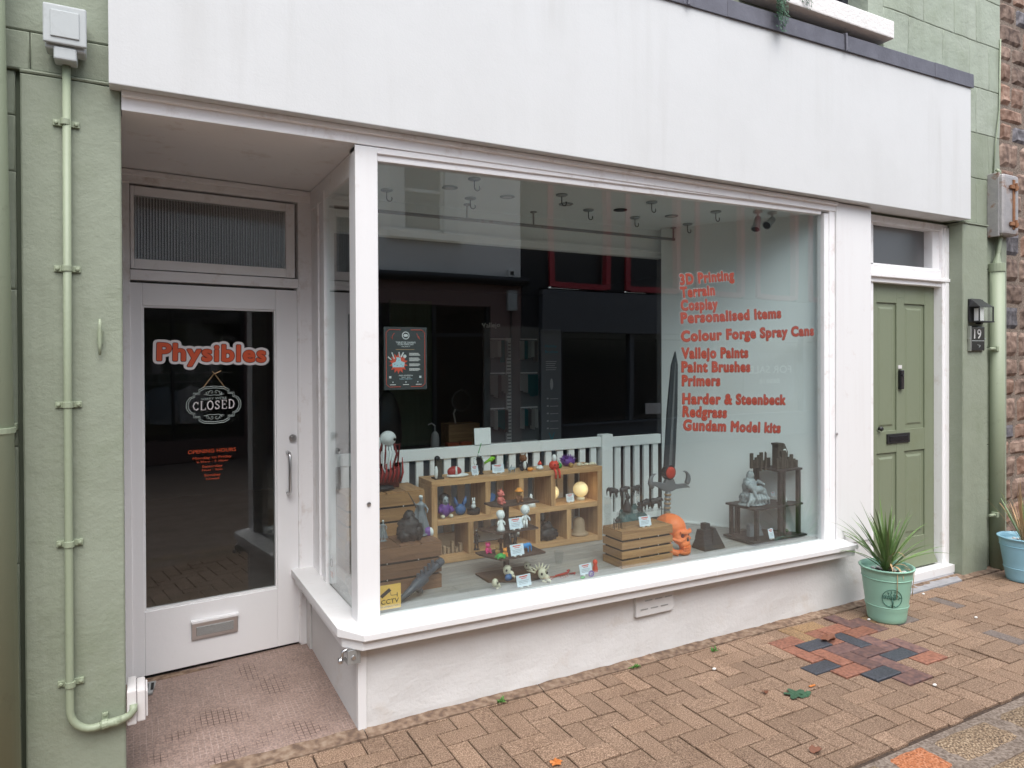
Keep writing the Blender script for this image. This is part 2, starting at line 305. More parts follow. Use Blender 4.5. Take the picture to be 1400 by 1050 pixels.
# herringbone bricks, 200 x 100 mm
U = 0.1013; OX, OY = 2.214, -0.594
HB = {'brick_slate': [(2.548, -0.348), (2.309, -0.54), (2.806, -0.389), (2.818, -0.655), (2.479, -0.76)],
      'brick_red': [(2.456, -0.221), (2.874, -0.237), (2.999, -0.334), (2.688, -0.244), (2.497, -0.511), (2.396, -0.642), (2.884, -0.782), (2.382, -0.377)],
      'brick_plum': [(2.948, -0.132), (3.071, -0.201), (2.664, -0.437), (2.915, -0.476), (2.761, -0.552), (3.007, -0.603), (2.596, -0.6), (2.673, -0.709), (2.712, -0.868)],
      'brick_ochre': [(2.77, -0.136), (2.594, -0.178), (3.164, -0.267)], 'brick_grey': [(3.917, -0.371), (3.585, -0.725), (3.418, -0.366)]}
def brick_mesh(lx, ly, seed, m, chip=0.0022):
    rn = random.Random(seed); g = 0.0026; ch = 0.004; mb = MB()
    a = [(g, g), (lx-g, g), (lx-g, ly-g), (g, ly-g)]; a = [(x+rn.uniform(-1, 1)*chip*0.5, y+rn.uniform(-1, 1)*chip*0.5) for x, y in a]
    cx, cy_ = lx/2, ly/2
    ins = [(x+(ch if x < cx else -ch), y+(ch if y < cy_ else -ch)) for x, y in a]
    mb.add([(x, y, -0.03) for x, y in a]+[(x, y, -ch*0.7) for x, y in a]+[(x, y, rn.uniform(-.0006, .0006)) for x, y in ins],
           [(0, 1, 5, 4), (1, 2, 6, 5), (2, 3, 7, 6), (3, 0, 4, 7), (4, 5, 9, 8), (5, 6, 10, 9), (6, 7, 11, 10), (7, 4, 8, 11), (8, 9, 10, 11)])
    me = bpy.data.meshes.new('brick'); me.from_pydata(mb.v, [], mb.f); me.materials.append(MATS[m]); return me
BM = {}
cells = []
for i in range(-46, 62):
    for j in range(-14, 7):
        k = (i+j) % 4
        if k == 0: cells.append((OX+i*U, OY+j*U, 2*U, U, 'H'))
        elif k == 2: cells.append((OX+i*U, OY+j*U, U, 2*U, 'V'))
def dcol(x, y, lx, ly):
    for mname, pts in HB.items():
        for p in pts:
            if x <= p[0] <= x+lx and y <= p[1] <= y+ly: return mname
    return 'brick_buff'
cpos = cam.matrix_world.translation
inv = cam.matrix_world.inverted()
def vis(p):
    q = inv @ Vector(p)
    if q.z > -0.1: return False
    return abs(q.x/-q.z) < 0.80 and -0.62 < q.y/-q.z < 0.6
WALLY = -0.075   # bricks are cut against the mortar fillet along the wall
keep = []; rest = []
for x, y, lx, ly, o in cells:
    y1 = min(y+ly, WALLY if x > -0.6 else 0.0); y0 = max(y, -1.212)
    if x > 3.4: y1 = min(y+ly, -0.085)
    if y1-y0 < 0.012: continue
    if x+lx < -4 or x > 9: continue
    c = Vector((x+lx/2, (y0+y1)/2, 0)); d = (c-cpos).length
    (keep if vis(c) else rest).append((d, x, y0, lx, y1-y0, dcol(x, y, lx, ly)))
keep.sort(); rest += keep[296:]; keep = keep[:296]
rb = random.Random(3)
for d, x, y, lx, ly, mn in keep:
    full = abs(lx*ly-2*U*U) < 1e-5
    key = (round(lx, 3), round(ly, 3), mn, rb.randrange(5) if full else 9)
    if key not in BM: BM[key] = brick_mesh(lx, ly, hash(key[:2]) & 255, mn)
    o = bpy.data.objects.new('brick', BM[key]); COL.objects.link(o); o.parent = gr
    o.location = (x, y, rb.uniform(-0.0022, 0.0022)+(0.003 if mn in ('brick_slate', 'brick_red', 'brick_plum') else 0)); o.rotation_euler = (rb.uniform(-.012, .012), rb.uniform(-.012, .012), rb.uniform(-.012, .012))
mb = MB()
for d, x, y, lx, ly, mn in rest:
    g = 0.0022; c = 0.0035; z = rb.uniform(-0.0015, 0.0015)
    mb.hexa([(x+g, y+g, -.03), (x+lx-g, y+g, -.03), (x+lx-g, y+ly-g, -.03), (x+g, y+ly-g, -.03)],
            [(x+g+c, y+g+c, z), (x+lx-g-c, y+g+c, z), (x+lx-g-c, y+ly-g-c, z), (x+g+c, y+ly-g-c, z)])
mb.build('bricks_beyond', 'brick_buff', gr, kind='stuff')
# mortar fillet between wall and bricks, in cracked lengths
rf = random.Random(5)
def fillet(x0, x1, name='mortar_fillet', m='fillet', y1=-0.072, parent=gr):
    mb = MB(); n = max(2, int((x1-x0)/0.05)); A = []; B = []
    for i in range(n+1):
        x = x0+(x1-x0)*i/n; j = rf.uniform(-.0025, .0025)
        A.append((x, 0.01, 0.012+rf.uniform(-.003, .003))); B.append((x, y1+j, 0.002+rf.uniform(-.001, .002)))
    vs = A+B+[(p[0], p[1], -0.03) for p in B]; k = n+1
    mb.add(vs, [(i, i+1, k+i+1, k+i) for i in range(n)]+[(k+i, k+i+1, 2*k+i+1, 2*k+i) for i in range(n)])
    return mb.build(name, m, parent)
xs = [-0.6, 0.02, 0.9, 1.45, 1.62, 2.05, 2.55, 3.02, 3.5]
for a, b in zip(xs[:-1], xs[1:]): fillet(a+0.002, b-0.002)
for a, b in ((3.52, 4.0), (4.005, 4.3), (4.305, 4.62), (4.625, 5.2)): fillet(a, b, y1=-0.08)
# granite setts in a channel along the street
ch = MB().box(-6, 14, -1.47, -1.222, -0.05, -0.006); o = ch.build('mortar_bed', 'mortar', gr)
def sett(x0, x1, y0, y1, m, sk=-0.03):
    mb = MB(); n = 6; rn = random.Random(int(x0*100)); vs = []; fs = []
    for i in range(n+1):
        for j in range(n+1):
            u, v = i/n, j/n; e = min(u, v, 1-u, 1-v)
            x = x0+(x1-x0)*u+rn.uniform(-.004, .004); y = y0+(y1-y0)*v+rn.uniform(-.004, .004)+sk*(x-2.0)
            z = -0.012 if e == 0 else 0.0+rn.uniform(-.003, .003)
            if e == 0: x += (0.004 if u < .5 else -.004)
            vs.append((x, y, z+(0 if 0 < e else 0)))
    for i in range(n):
        for j in range(n): a = i*(n+1)+j; fs.append((a, a+n+1, a+n+2, a+1))
    return mb.add(vs, fs).build('sett', m, gr, smooth=True)
for a, b, m_ in ((-.2, .4, 'sett_granite'), (.42, .9, 'sett_granite'), (.92, 1.28, 'sett_granite'), (1.3, 1.775, 'sett_granite'), (1.80, 2.045, 'sett_orange'), (2.07, 2.52, 'sett_granite'), (2.545, 3.0, 'sett_granite'), (3.02, 3.5, 'sett_granite'), (3.52, 3.9, 'sett_granite')):
    sett(a-.008, b+.006, -1.412, -1.232, m_)
for i in range(8): sett(-.5+i*.5, -.03+i*.5, -1.63, -1.455, 'sett_granite')
# street beyond, up to the far houses
m_, t, b = newmat('street_brick'); N = t.nodes.new; L = t.links.new; b.inputs['Roughness'].default_value = .85
g_ = N('ShaderNodeNewGeometry'); br = N('ShaderNodeTexBrick'); br.inputs['Scale'].default_value = 1; br.inputs['Brick Width'].default_value = .2; br.inputs['Row Height'].default_value = .1; br.inputs['Mortar Size'].default_value = .004
br.inputs['Color1'].default_value = (.20, .155, .125, 1); br.inputs['Color2'].default_value = (.24, .185, .15, 1); br.inputs['Mortar'].default_value = (.09, .06, .045, 1); L(g_.outputs['Position'], br.inputs[0]); L(br.outputs[0], b.inputs['Base Color'])
st = MB().add([(-60, -60, -0.014), (120, -60, -0.014), (120, -1.46, -0.014), (-60, -1.46, -0.014)], [(0, 1, 2, 3)]).build('street', 'street_brick'); st['kind'] = 'structure'
MB().add([(-60, -1.46, -0.02), (120, -1.46, -0.02), (120, 60, -0.02), (-60, 60, -0.02)], [(0, 1, 2, 3)]).build('ground', 'sand_joint')['kind'] = 'structure'
# recessed doorway floor: small mosaic tiles, falling gently to the street
m_, t, b = newmat('mosaic'); N = t.nodes.new; L = t.links.new
g_ = N('ShaderNodeNewGeometry'); br = N('ShaderNodeTexBrick'); br.offset = 0; br.inputs['Scale'].default_value = 1; br.inputs['Brick Width'].default_value = .024; br.inputs['Row Height'].default_value = .024
br.inputs['Mortar Size'].default_value = .0016; br.inputs['Mortar Smooth'].default_value = .2; br.inputs['Color1'].default_value = (.30, .215, .18, 1); br.inputs['Color2'].default_value = (.25, .18, .15, 1); br.inputs['Mortar'].default_value = (.0, .0, .0, 1)
L(g_.outputs['Position'], br.inputs[0])
n1 = N('ShaderNodeTexNoise'); n1.inputs['Scale'].default_value = 4.5; n1.inputs['Detail'].default_value = 4; L(g_.outputs['Position'], n1.inputs[0])
cr = N('ShaderNodeValToRGB'); e = cr.color_ramp.elements; e[0].position = .40; e[0].color = (.37, .285, .25, 1); e[1].position = .62; e[1].color = (.07, .04, .032, 1); x_ = e.new(.56); x_.color = (.24, .175, .15, 1); L(n1.outputs[0], cr.inputs[0])
n3 = N('ShaderNodeTexNoise'); n3.inputs['Scale'].default_value = 120; L(g_.outputs['Position'], n3.inputs[0])
mx = N('ShaderNodeMix'); mx.data_type = 'RGBA'; L(br.outputs['Fac'], mx.inputs[0]); L(br.outputs['Color'], mx.inputs[6]); L(cr.outputs[0], mx.inputs[7])
m3 = N('ShaderNodeMix'); m3.data_type = 'RGBA'; m3.blend_type = 'OVERLAY'; m3.inputs[0].default_value = .8; L(mx.outputs[2], m3.inputs[6]); L(n3.outputs[0], m3.inputs[7])
L(m3.outputs[2], b.inputs['Base Color'])
mr = N('ShaderNodeMapRange'); mr.inputs['To Min'].default_value = .35; mr.inputs['To Max'].default_value = .75; L(n3.outputs[0], mr.inputs[0]); L(mr.outputs[0], b.inputs['Roughness'])
bn = N('ShaderNodeBump'); bn.invert = True; bn.inputs['Strength'].default_value = .5; bn.inputs['Distance'].default_value = .002; L(br.outputs['Fac'], bn.inputs['Height']); L(bn.outputs[0], b.inputs['Normal'])
fl = MB().hexa([(-.93, -.02, -.04), (.0, -.02, -.04), (.03, 1.06, -.04), (-.93, 1.0, -.04)], [(-.93, -.02, 0.003), (.0, -.02, 0.003), (.03, 1.06, .042), (-.93, 1.0, .036)]).build('doorway_floor', 'mosaic'); fl['kind'] = 'structure'
# slotted floor vent
V = thing('floor_vent', 'small grey slotted vent set in the mosaic beside the white pipe box', 'vent', (-.83, .82, .036))
MB().plate([(-.885, .76), (-.785, .745), (-.765, .875), (-.885, .885)], .032, .0425).build('vent_plate', 'zinc', V, .002)
for i in range(4): MB().plate([(-.865+i*.024, .775), (-.852+i*.024, .773), (-.847+i*.024, .855), (-.86+i*.024, .857)], .0427, .0434).build('slot', 'gap', V)

# ================================================================ SHOP BUILDING
B = thing('shop_building', 'green rendered town house with a wide white shopfront and blank white fascia', 'building', (1.8, 0, 0))
def gz(x): return 0.0145*x   # the shopfront's head rises slightly to the right
def sz(x): return -0.0105*x  # and its sill falls slightly
# left green wall: painted blocks with incised joints
MB().box(-9, -.89, .05, .3, 0, 4.8).box(-9, 5.12, .10, .3, 2.60, 3.70).box(-9, 2.2, .1, .3, 3.7, 4.8).box(3.66, 5.12, .1, .3, 3.7, 4.8).box(4.60, 5.12, .05, .3, 0, 2.6).build('wall', 'green_joint', B)
def block(x0, x1, y0, y1, z0, z1, m='green_render', nx=None, amp=.0035):
    """a rendered block with a gently uneven face"""
    g = .0014; x0 += g; x1 -= g; z0 += g; z1 -= g
    nx = nx or max(2, min(26, int((x1-x0)/.05))); nz = max(2, min(50, int((z1-z0)/.05))); vs = []; fs = []
    gx = [x0, x0+.005]+[x0+(x1-x0)*i/nx for i in range(1, nx)]+[x1-.005, x1]; gz_ = [z0, z0+.005]+[z0+(z1-z0)*i/nz for i in range(1, nz)]+[z1-.005, z1]; nx += 2; nz += 2
    for i in range(nx+1):
        for j in range(nz+1):
            x = gx[i]; z = gz_[j]; edge = i in (0, nx) or j in (0, nz)
            d = noise.fractal(Vector((x*3.1, y0, z*2.3)), .9, 2, 4)*amp
            vs.append((x, y0+d+(.0035 if edge else 0), z))
    k = nz+1
    for i in range(nx):
        for j in range(nz): a = i*k+j; fs.append((a, a+k, a+k+1, a+1))
    mb = MB().add(vs, fs)
    n = len(vs); loop = [i*k for i in range(nx+1)]+[nx*k+j for j in range(1, nz+1)]+[i*k+nz for i in range(nx-1, -1, -1)]+[j for j in range(nz-1, 0, -1)]
    mb.v += [(mb.v[q][0], y1, mb.v[q][2]) for q in loop]; K = len(loop)
    mb.f += [(loop[(q+1) % K], loop[q], n+q, n+(q+1) % K) for q in range(K)]
    o = mb.build('block', m, B); o.data.shade_smooth(); o.data.set_sharp_from_angle(angle=R(25))
    return o
block(-1.20, -.887, 0, .12, 0, 2.645, amp=.006)
block(-1.20, -.887, -.004, .12, 2.645, 2.66, amp=.001)
# above the ledge on the left
zs = [2.66, 2.80, 3.14, 3.48, 3.82, 4.16, 4.5]
for r, (a, b_) in enumerate(zip(zs[:-1], zs[1:])):
    xs = [-3.4, -2.4, -1.75, -1.17 if r == 0 else -1.29, -.5] if r % 2 == 0 else [-3.4, -2.1, -1.45, -.5]
    for p, q in zip(xs[:-1], xs[1:]): block(p, q, .015, .12, a, b_)
for r in range(7):
    a = [0, .35, .9, 1.32, 1.88, 2.3, 2.5, 2.66][r]; b_ = [0, .35, .9, 1.32, 1.88, 2.3, 2.5, 2.66][r+1]
    for p, q in ((-2.4, -1.75), (-1.75, -1.215)): block(p+(0 if r % 2 else .0), q, .03, .12, a, b_)
# right pilaster, ledge, wall beyond and blocks above
block(4.56, 4.88, -.03, .3, 0, 2.62, nx=6, amp=.004)
bx('pilaster_ledge', 'green_render', 4.56, 4.885, -.038, .1, 2.62, 2.632, B, .003)
for a, b_ in ((0, .52), (.52, .95), (.95, 1.7), (1.7, 2.3), (2.3, 2.64)): block(4.88, 5.12, .0, .12, a, b_, amp=.005)
bx('door_reveal', 'green_render', 4.557, 4.575, -.026, .10, 0, 2.61, B, .002)
for r in range(6):
    a = 2.64+.345*r; b_ = a+.345
    xs = [3.66, 4.12, 4.50, 4.79, 5.12] if r % 2 == 0 else [3.66, 3.95, 4.36, 4.70, 4.95, 5.12]
    if r < 3: xs = [x for x in xs if x >= 4.3]
    for p, q in zip(xs[:-1], xs[1:]): block(p, q, .0, .12, a, b_, 'green_pale' if r > 1 else 'green_render', amp=.009)
block(1.3, 3.66, .0, .12, 3.60, 3.745, 'green_render')
block(1.3, 2.32, .0, .12, 3.75, 4.3, 'green_pale'); block(-.5, 1.3, .0, .12, 3.60, 4.3, 'green_pale'); block(-.5, 2.32, .0, .12, 4.3, 4.78, 'green_pale')
# upper window
bx('window_sill', 'cut_stone_white', 2.30, 3.615, -.11, .10, 3.745, 3.862, B, .008)
wf = bx('window', 'green_pale', 3.50, 3.66, .0, .22, 3.862, 4.8, B, .004)
mb = MB(); [mb.box(*q) for q in ((2.35, 2.42, .15, .2, 3.87, 4.8), (3.44, 3.50, .15, .2, 3.87, 4.8), (2.42, 3.44, .15, .2, 3.865, 3.93), (2.42, 3.44, .15, .2, 4.45, 4.5))]
mb.build('window_frame', 'dark_frame', wf, .002); bx('pane', 'black_gloss', 2.42, 3.44, .17, .18, 3.93, 4.8, wf, 0)
# fascia
def fz0(x): return 2.634+.0018*x
def fz1(x): return 3.533+.0167*x
X0, X1 = -.925, 4.585
MB().hexa([(X0, -.07, fz0(X0)), (X1, -.07, fz0(X1)), (X1, .2, fz0(X1)), (X0, .2, fz0(X0))], [(X0, -.07, fz1(X0)), (X1, -.07, fz1(X1)), (X1, .2, fz1(X1)), (X0, .2, fz1(X0))]).build('fascia', 'white_render', B, .004)
lx = [-.94, -.2, .75, 1.80, 1.86, 2.13, 3.14, 3.17, 3.47, 4.12, 4.27, 4.60]
for i, (a, b_) in enumerate(zip(lx[:-1], lx[1:])):
    z = .003*(i % 2); MB().hexa([(a, -.082-z, fz1(a)-.004), (b_+.004, -.082-z, fz1(b_)-.004), (b_+.004, .05, fz1(b_)+.02), (a, .05, fz1(a)+.02)],
        [(a, -.08-z, fz1(a)+.098), (b_+.004, -.08-z, fz1(b_)+.098), (b_+.004, .03, fz1(b_)+.125), (a, .03, fz1(a)+.125)]).build('lead_sheet', 'lead', B, .003)
for x in (1.83, 3.155): MB().tube([(x, -.09, fz1(x)-.006), (x, -.088, fz1(x)+.1), (x, .03, fz1(x)+.13)], .009, 8).build('lead_roll', 'lead', B)
# head of the shopfront: moulded beam under the fascia
def beam(name, x0, x1, y0, y1, za, zb, m='cream_paint', f=gz, bev=.003, parent=B):
    return MB().hexa([(x0, y0, za+f(x0)), (x1, y0, za+f(x1)), (x1, y1, za+f(x1)), (x0, y1, za+f(x0))], [(x0, y0, zb+f(x0)), (x1, y0, zb+f(x1)), (x1, y1, zb+f(x1)), (x0, y1, zb+f(x0))]).build(name, m, parent, bev)
nof = lambda x: 0
beam('head_beam', -.886, 3.17, .0, .09, 2.563, 2.634, f=lambda x: max(0, 0.004*x))
beam('head_moulding', -.886, 3.17, -.022, .02, 2.612, 2.634, f=nof, bev=.006)
beam('head_trim', 0, 3.12, .006, .08, 2.535, 2.562, f=gz)
beam('window_head', .10, 3.05, .018, .07, 2.505, 2.536, f=gz)
# posts
MB().box(0, .10, 0, .10, .47, 2.56).build('corner_post', 'white_paint', B, .004)
MB().box(.098, .108, .02, .07, .49, 2.53).build('post_bead', 'white_paint', B, .002)
MB().box(3.075, 3.13, .015, .07, .44, 2.56).box(3.115, 3.17, .006, .07, .44, 2.60).build('window_jamb', 'cream_paint', B, .004)
MB().box(3.17, 3.522, -.006, .16, .40, 2.633).build('white_pilaster', 'white_paint', B, .004)
MB().box(3.165, 3.205, -.002, .0, .44, 2.63).build('pilaster_bead', 'white_paint', B, .001)
# stall riser below the window
def riser():
    nx, nz = 60, 8; vs = []; fs = []
    for i in range(nx+1):
        for j in range(nz+1):
            x = 3.525*i/nx; z = -.03+.47*j/nz
            d = noise.fractal(Vector((x*1.7, 3, z*3)), .9, 2, 3)*.012*(1-j/nz*.5)
            vs.append((x, (0.0 if i else 0)+d*(0 if i == 0 else 1)-.006*(1-j/nz), z))
    k = nz+1
    for i in range(nx):
        for j in range(nz): a = i*k+j; fs.append((a, a+k, a+k+1, a+1))
    mb = MB().add(vs, fs)
    A = [tuple(vs[j]) for j in range(k)]; mb.add(A+[(.0, 1.02, p[2]) for p in A], [(j, j+1, k+j+1, k+j) for j in range(k-1)])
    mb.add([(3.525, 0, -.03), (3.525, .2, -.03), (3.525, .2, .44), (3.525, 0, .44)], [(0, 1, 2, 3)])
    return mb.build('stall_riser', 'white_riser', B)
riser()
bx('riser_corner_bead', 'white_paint', -.004, .035, -.012, .02, .0, .38, B, .004)
# sill with a chamfered nose
def sill(z0, z1, out, name, m, xl=0.0):
    a = out
    p = [(-a*.8, 1.0), (-a*.8, -.005), (-.005, -a), (3.23, -a), (3.23, .06), (.10, .06), (.03, .03), (.03, 1.0)]
    mb = MB(); n = len(p)
    top = lambda x, y: z1+sz(max(x, 0))+ (.018*min(1, max(0, (y+a)/(.06+a))) if x > .05 or True else 0)
    vs = [(x, y, z0+sz(max(x, 0))) for x, y in p]+[(x, y, top(x, y) if y < .5 else z1+.006) for x, y in p]
    mb.add(vs, [tuple(range(n-1, -1, -1)), tuple(range(n, 2*n))]+[(i, (i+1) % n, (i+1) % n+n, i+n) for i in range(n)])
    return mb.build(name, m, B, .003)
s1 = sill(.432, .460, .115, 'sill', 'white_paint'); sill(.385, .4315, .09, 'sill_nosing', 'white_paint')
bx('sill_joint', 'cream_paint', 2.005, 2.009, -.1158, -.114, .412, .437, B, 0)
# glass
def pane(name, pts, m, th, parent):  # four (x,y,z) corners, thickness vector
    t = Vector(th); b0 = [Vector(p) for p in pts]
    return MB().hexa([b0[0], b0[1], b0[1]+t, b0[0]+t], [b0[3], b0[2], b0[2]+t, b0[3]+t]).build(name, m, parent)
pane('window_glass', [(.10, .04, .475), (3.08, .04, .445), (3.08, .04, 2.56), (.10, .04, 2.52)], 'window_glass', (0, .006, 0), B)
pane('side_glass', [(.03, .08, .475), (.03, .64, .475), (.03, .64, 2.465), (.03, .08, 2.52)], 'window_glass', (.006, 0, 0), B)
MB().hexa([(.02, .08, 2.46), (.07, .08, 2.46), (.07, .97, 2.46), (.02, .97, 2.46)], [(.02, .08, 2.562), (.07, .08, 2.562), (.07, .97, 2.562), (.02, .97, 2.562)]).build('side_head', 'cream_paint', B, .002)
bx('side_jamb', 'cream_paint', .015, .07, .64, .70, .46, 2.50, B, .003); bx('side_panel', 'cream_paint', .028, .065, .70, .99, .46, 2.56, B, .002)
bx('side_stile', 'cream_paint', .018, .065, .79, .84, .46, 2.52, B, .003)
bx('riser_panel', 'white_riser', -.012, .0, .90, .99, .03, .42, B, .003)
# recess ceiling
bx('recess_ceiling', 'cream_paint', -.95, .1, .09, 1.1, 2.566, 2.62, B, 0)
# air brick
ab = bx('air_brick', 'white_riser', 1.512, 1.772, -.022, .0, .232, .352, B, .004)
for i in range(2):
    for j in range(3): bx('slot', 'zinc', 1.54+j*.07+.03*(i % 2), 1.59+j*.07+.03*(i % 2), -.0232, -.021, .266+i*.045, .272+i*.045, ab, 0)
for x, z in ((.052, .99), (3.165, 1.13)): MB().lathe((x, -.002 if x < 1 else -.008, z), [(.009, .002), (.009, -.003), (.004, -.004)], 14, 'y').build('keyhole', 'steel' if x < 1 else 'worn_metal', B, smooth=False)
# ---------------- shop door (rotated a few degrees in its recess)
th = math.atan(.0857); DX = Vector((cos(th), sin(th), 0)); DN = Vector((sin(th), -cos(th), 0)); DO = Vector((0, .99, 0))
MD = Matrix.Translation(DO) @ Matrix.Rotation(th, 4, 'Z')   # local x along the door (0 at right), y into the shop
dk = 1/cos(th)
def dbox(name, m, x0, x1, y0, y1, z0, z1, parent, bevel=.003): return MB().box(x0*dk, x1*dk, y0, y1, z0, z1, MD).build(name, m, parent, bevel)
df = dbox('door_frame', 'cream_paint', -.905, -.865, -.0, .09, .03, 2.56, B); 
dbox('frame_jamb', 'cream_paint', -.045, .03, -.006, .09, .03, 2.56, df); dbox('frame_transom', 'cream_paint', -.865, -.045, -.004, .09, 2.025, 2.075, df)
dbox('frame_bead', 'cream_paint', -.052, -.036, -.012, .05, .05, 2.03, df, .004)
dbox('frame_head', 'cream_paint', -.905, .03, -.01, .09, 2.50, 2.56, df); dbox('cornice', 'cream_paint', -.905, .03, -.03, .0, 2.535, 2.562, df, .006)
mb = MB(); [mb.box(a*dk, b_*dk, .004, .06, c, d, MD) for a, b_, c, d in ((-.862, -.845, 2.08, 2.49), (-.11, -.06, 2.08, 2.49), (-.845, -.11, 2.08, 2.13), (-.845, -.11, 2.445, 2.49))]
mb.build('transom_sash', 'cream_paint', df, .004); mb = MB(); n_ = 56*8; xa, xb = -.86*dk, -.105*dk   # reeded pane: half-round ribs moulded into its face
yy = [.022-.0055*abs(sin(pi*i/8))**.8 for i in range(n_+1)]
vs = [MD @ Vector((xa+(xb-xa)*i/n_, yy[i], z)) for z in (2.118, 2.45) for i in range(n_+1)]; mb.add(vs, [(i, i+1, n_+2+i, n_+1+i) for i in range(n_)])
mb.build('transom_glass', 'reeded_glass', df, smooth=True)
door = MB(); [door.box(a*dk, b_*dk, .008, .05, c, d, MD) for a, b_, c, d in ((-.893, -.812, .052, 2.012), (-.165, -.048, .052, 2.012), (-.812, -.165, .052, .372), (-.812, -.165, 1.9, 2.012))]
door = door.build('door', 'white_door', B, .004)
mb = MB()
for a, b_, c, d in ((-.812, -.804, .372, 1.9), (-.173, -.165, .372, 1.9), (-.804, -.173, .372, .381), (-.804, -.173, 1.891, 1.9)): mb.box(a*dk, b_*dk, .0155, .045, c, d, MD)
mb.build('glazing_bead', 'white_door', door, .002)
MB().box(-.806*dk, -.171*dk, .03, .036, .379, 1.893, MD).build('pane', 'door_glass', door)
dbox('door_gap', 'gap', -.893, -.048, .02, .05, .036, .0515, B, 0)
dbox('threshold', 'fillet', -.93, .03, -.035, .10, .02, .0355, B, .004)
lb = dbox('letter_plate', 'steel', -.60, -.375, -.004, .009, .186, .272, door, .002); dbox('letter_hood', 'white_door', -.603, -.372, -.018, .009, .272, .286, door, .003)
dbox('letter_flap', 'zinc', -.578, -.397, -.008, -.002, .204, .25, door, .002)
hp = [MD @ Vector((-.108*dk, y, z)) for y, z in ((.01, .892), (-.035, .895), (-.045, .91), (-.045, 1.10), (-.035, 1.115), (.01, 1.118))]
MB().tube(hp, .0085, 12).build('handle', 'steel', door, smooth=True)
MB().lathe(MD @ Vector((-.08*dk, .0, 1.195)), [(.020, .01), (.020, -.006), (.010, -.007), (.010, -.014)], 18, 'y').build('lock', 'steel', door)
# ---------------- green door number 19
gf = bx('green_door_frame', 'cream_paint', 4.478, 4.575, .075, .22, .05, 2.60, B, .004)
for q in ((4.505, 4.555, .068, .08, .05, 2.60), (3.50, 4.555, .08, .21, 2.572, 2.62), (3.50, 4.50, .085, .2, 2.155, 2.275), (3.5, 4.56, .062, .16, 2.19, 2.215), (3.5, 4.56, .10, .2, 2.275, 2.29), (4.395, 4.50, .10, .2, 2.285, 2.575), (3.50, 3.70, .10, .2, .05, 2.6)): bx('frame_piece', 'cream_paint', *q, gf, .004)
bx('transom_glass', 'frosted_glass', 3.68, 4.42, .165, .171, 2.26, 2.59, gf, 0)
gd = bx('front_door', 'green_door', 3.69, 4.478, .150, .185, .075, 2.155, B, .002)
# raised stiles and rails leave four sunk panels with fielded centres
for q in ((3.69, 3.79, .138, .150, .075, 2.155), (4.02, 4.11, .138, .150, .20, 2.06), (4.36, 4.478, .138, .15, .075, 2.155), (3.79, 4.02, .1385, .15, 2.02, 2.155), (4.11, 4.36, .1385, .15, 2.02, 2.155), (4.02, 4.11, .1385, .15, 2.06, 2.155), (3.79, 4.02, .1385, .15, .94, 1.10), (4.11, 4.36, .1385, .15, .94, 1.10), (3.79, 4.36, .1385, .15, .075, .30)): bx('door_rail', 'green_door', *q, gd, .0025)
for a, b_ in ((3.79, 4.02), (4.11, 4.36)):
    for c, d in ((1.10, 2.02), (.30, .94)):
        i = .03; MB().hexa([(a+i, .150, c+i), (b_-i, .150, c+i), (b_-i-.015, .143, c+i+.015), (a+i+.015, .143, c+i+.015)], [(a+i, .150, d-i), (b_-i, .150, d-i), (b_-i-.015, .143, d-i-.015), (a+i+.015, .143, d-i-.015)]).build('door_panel', 'green_door', gd, .001)
MB().hexa([(3.69, .10, .085), (4.465, .10, .085), (4.465, .15, .085), (3.69, .15, .085)], [(3.69, .128, .16), (4.455, .128, .16), (4.455, .15, .19), (3.69, .15, .19)]).build('weather_bar', 'green_door', gd, .004)
lb = bx('letter_plate', 'black', 3.90, 4.165, .128, .1385, 1.005, 1.075, gd, .003); bx('letter_flap', 'black_gloss', 3.925, 4.14, .1245, .128, 1.02, 1.058, gd, .002)
vb = bx('doorbell', 'black_gloss', 4.035, 4.078, .115, .138, 1.395, 1.535, gd, .006); MB().lathe((4.057, .115, 1.50), [(.011, 0), (.011, -.003), (.004, -.004)], 16, 'y').build('doorbell_lens', 'black', gd)
bx('bell_tag', 'white_plastic', 4.035, 4.075, .132, .138, 1.545, 1.57, gd, .001)
MB().lathe((3.815, .138, 1.12), [(.012, 0), (.012, -.01), (.018, -.02), (.01, -.03)], 14, 'y').build('knob', 'black', gd)
bx('door_step', 'white_paint', 3.53, 4.56, .03, .2, .012, .072, B, .004); bx('step_gap', 'gap', 3.53, 4.555, .045, .2, .0, .012, B, 0)
MB().hexa([(3.54, -.085, -.02), (4.46, -.085, -.02), (4.56, .05, -.02), (3.54, .05, -.02)], [(3.54, -.085, .006), (4.44, -.085, .006), (4.555, .05, .012), (3.54, .05, .012)]).build('door_slab', 'slab', B, .003)
# ================================================================ DISPLAY BAY AND ROOM BEHIND
mat('display_white', (0.87, 0.90, 0.895), 0.6, bump=.05, bscale=60)
mat('fence_paint', (0.89, 0.91, 0.90), 0.4)
mat('room_dark', (0.16, 0.16, 0.165), 0.8); mat('room_floor', (0.24, 0.2, 0.17), 0.5, var=.3); mat('room_green', (0.16, 0.23, 0.15), 0.7, var=.2, stretch=(9, 9, .4))
mat('room_grey', (0.16, 0.165, 0.17), 0.7)
deck = thing('display_deck', 'grey wood-effect plank deck inside the shop window that the figures stand on', 'display deck', (1.5, .6, 0))
rp = random.Random(2)
for i, y in enumerate([.03+.107*k for k in range(10)]):
    cuts = sorted([.035, 3.19]+[rp.uniform(.4, 2.8)]+([rp.uniform(.5, 2.9)] if i % 2 else []))
    for a, b_ in zip(cuts[:-1], cuts[1:]):
        if b_-a > .05: bx('plank', 'grey_floor', a+.001, b_-.001, y+.001, min(y+.106, 1.06), .40, .44, deck, .0012)
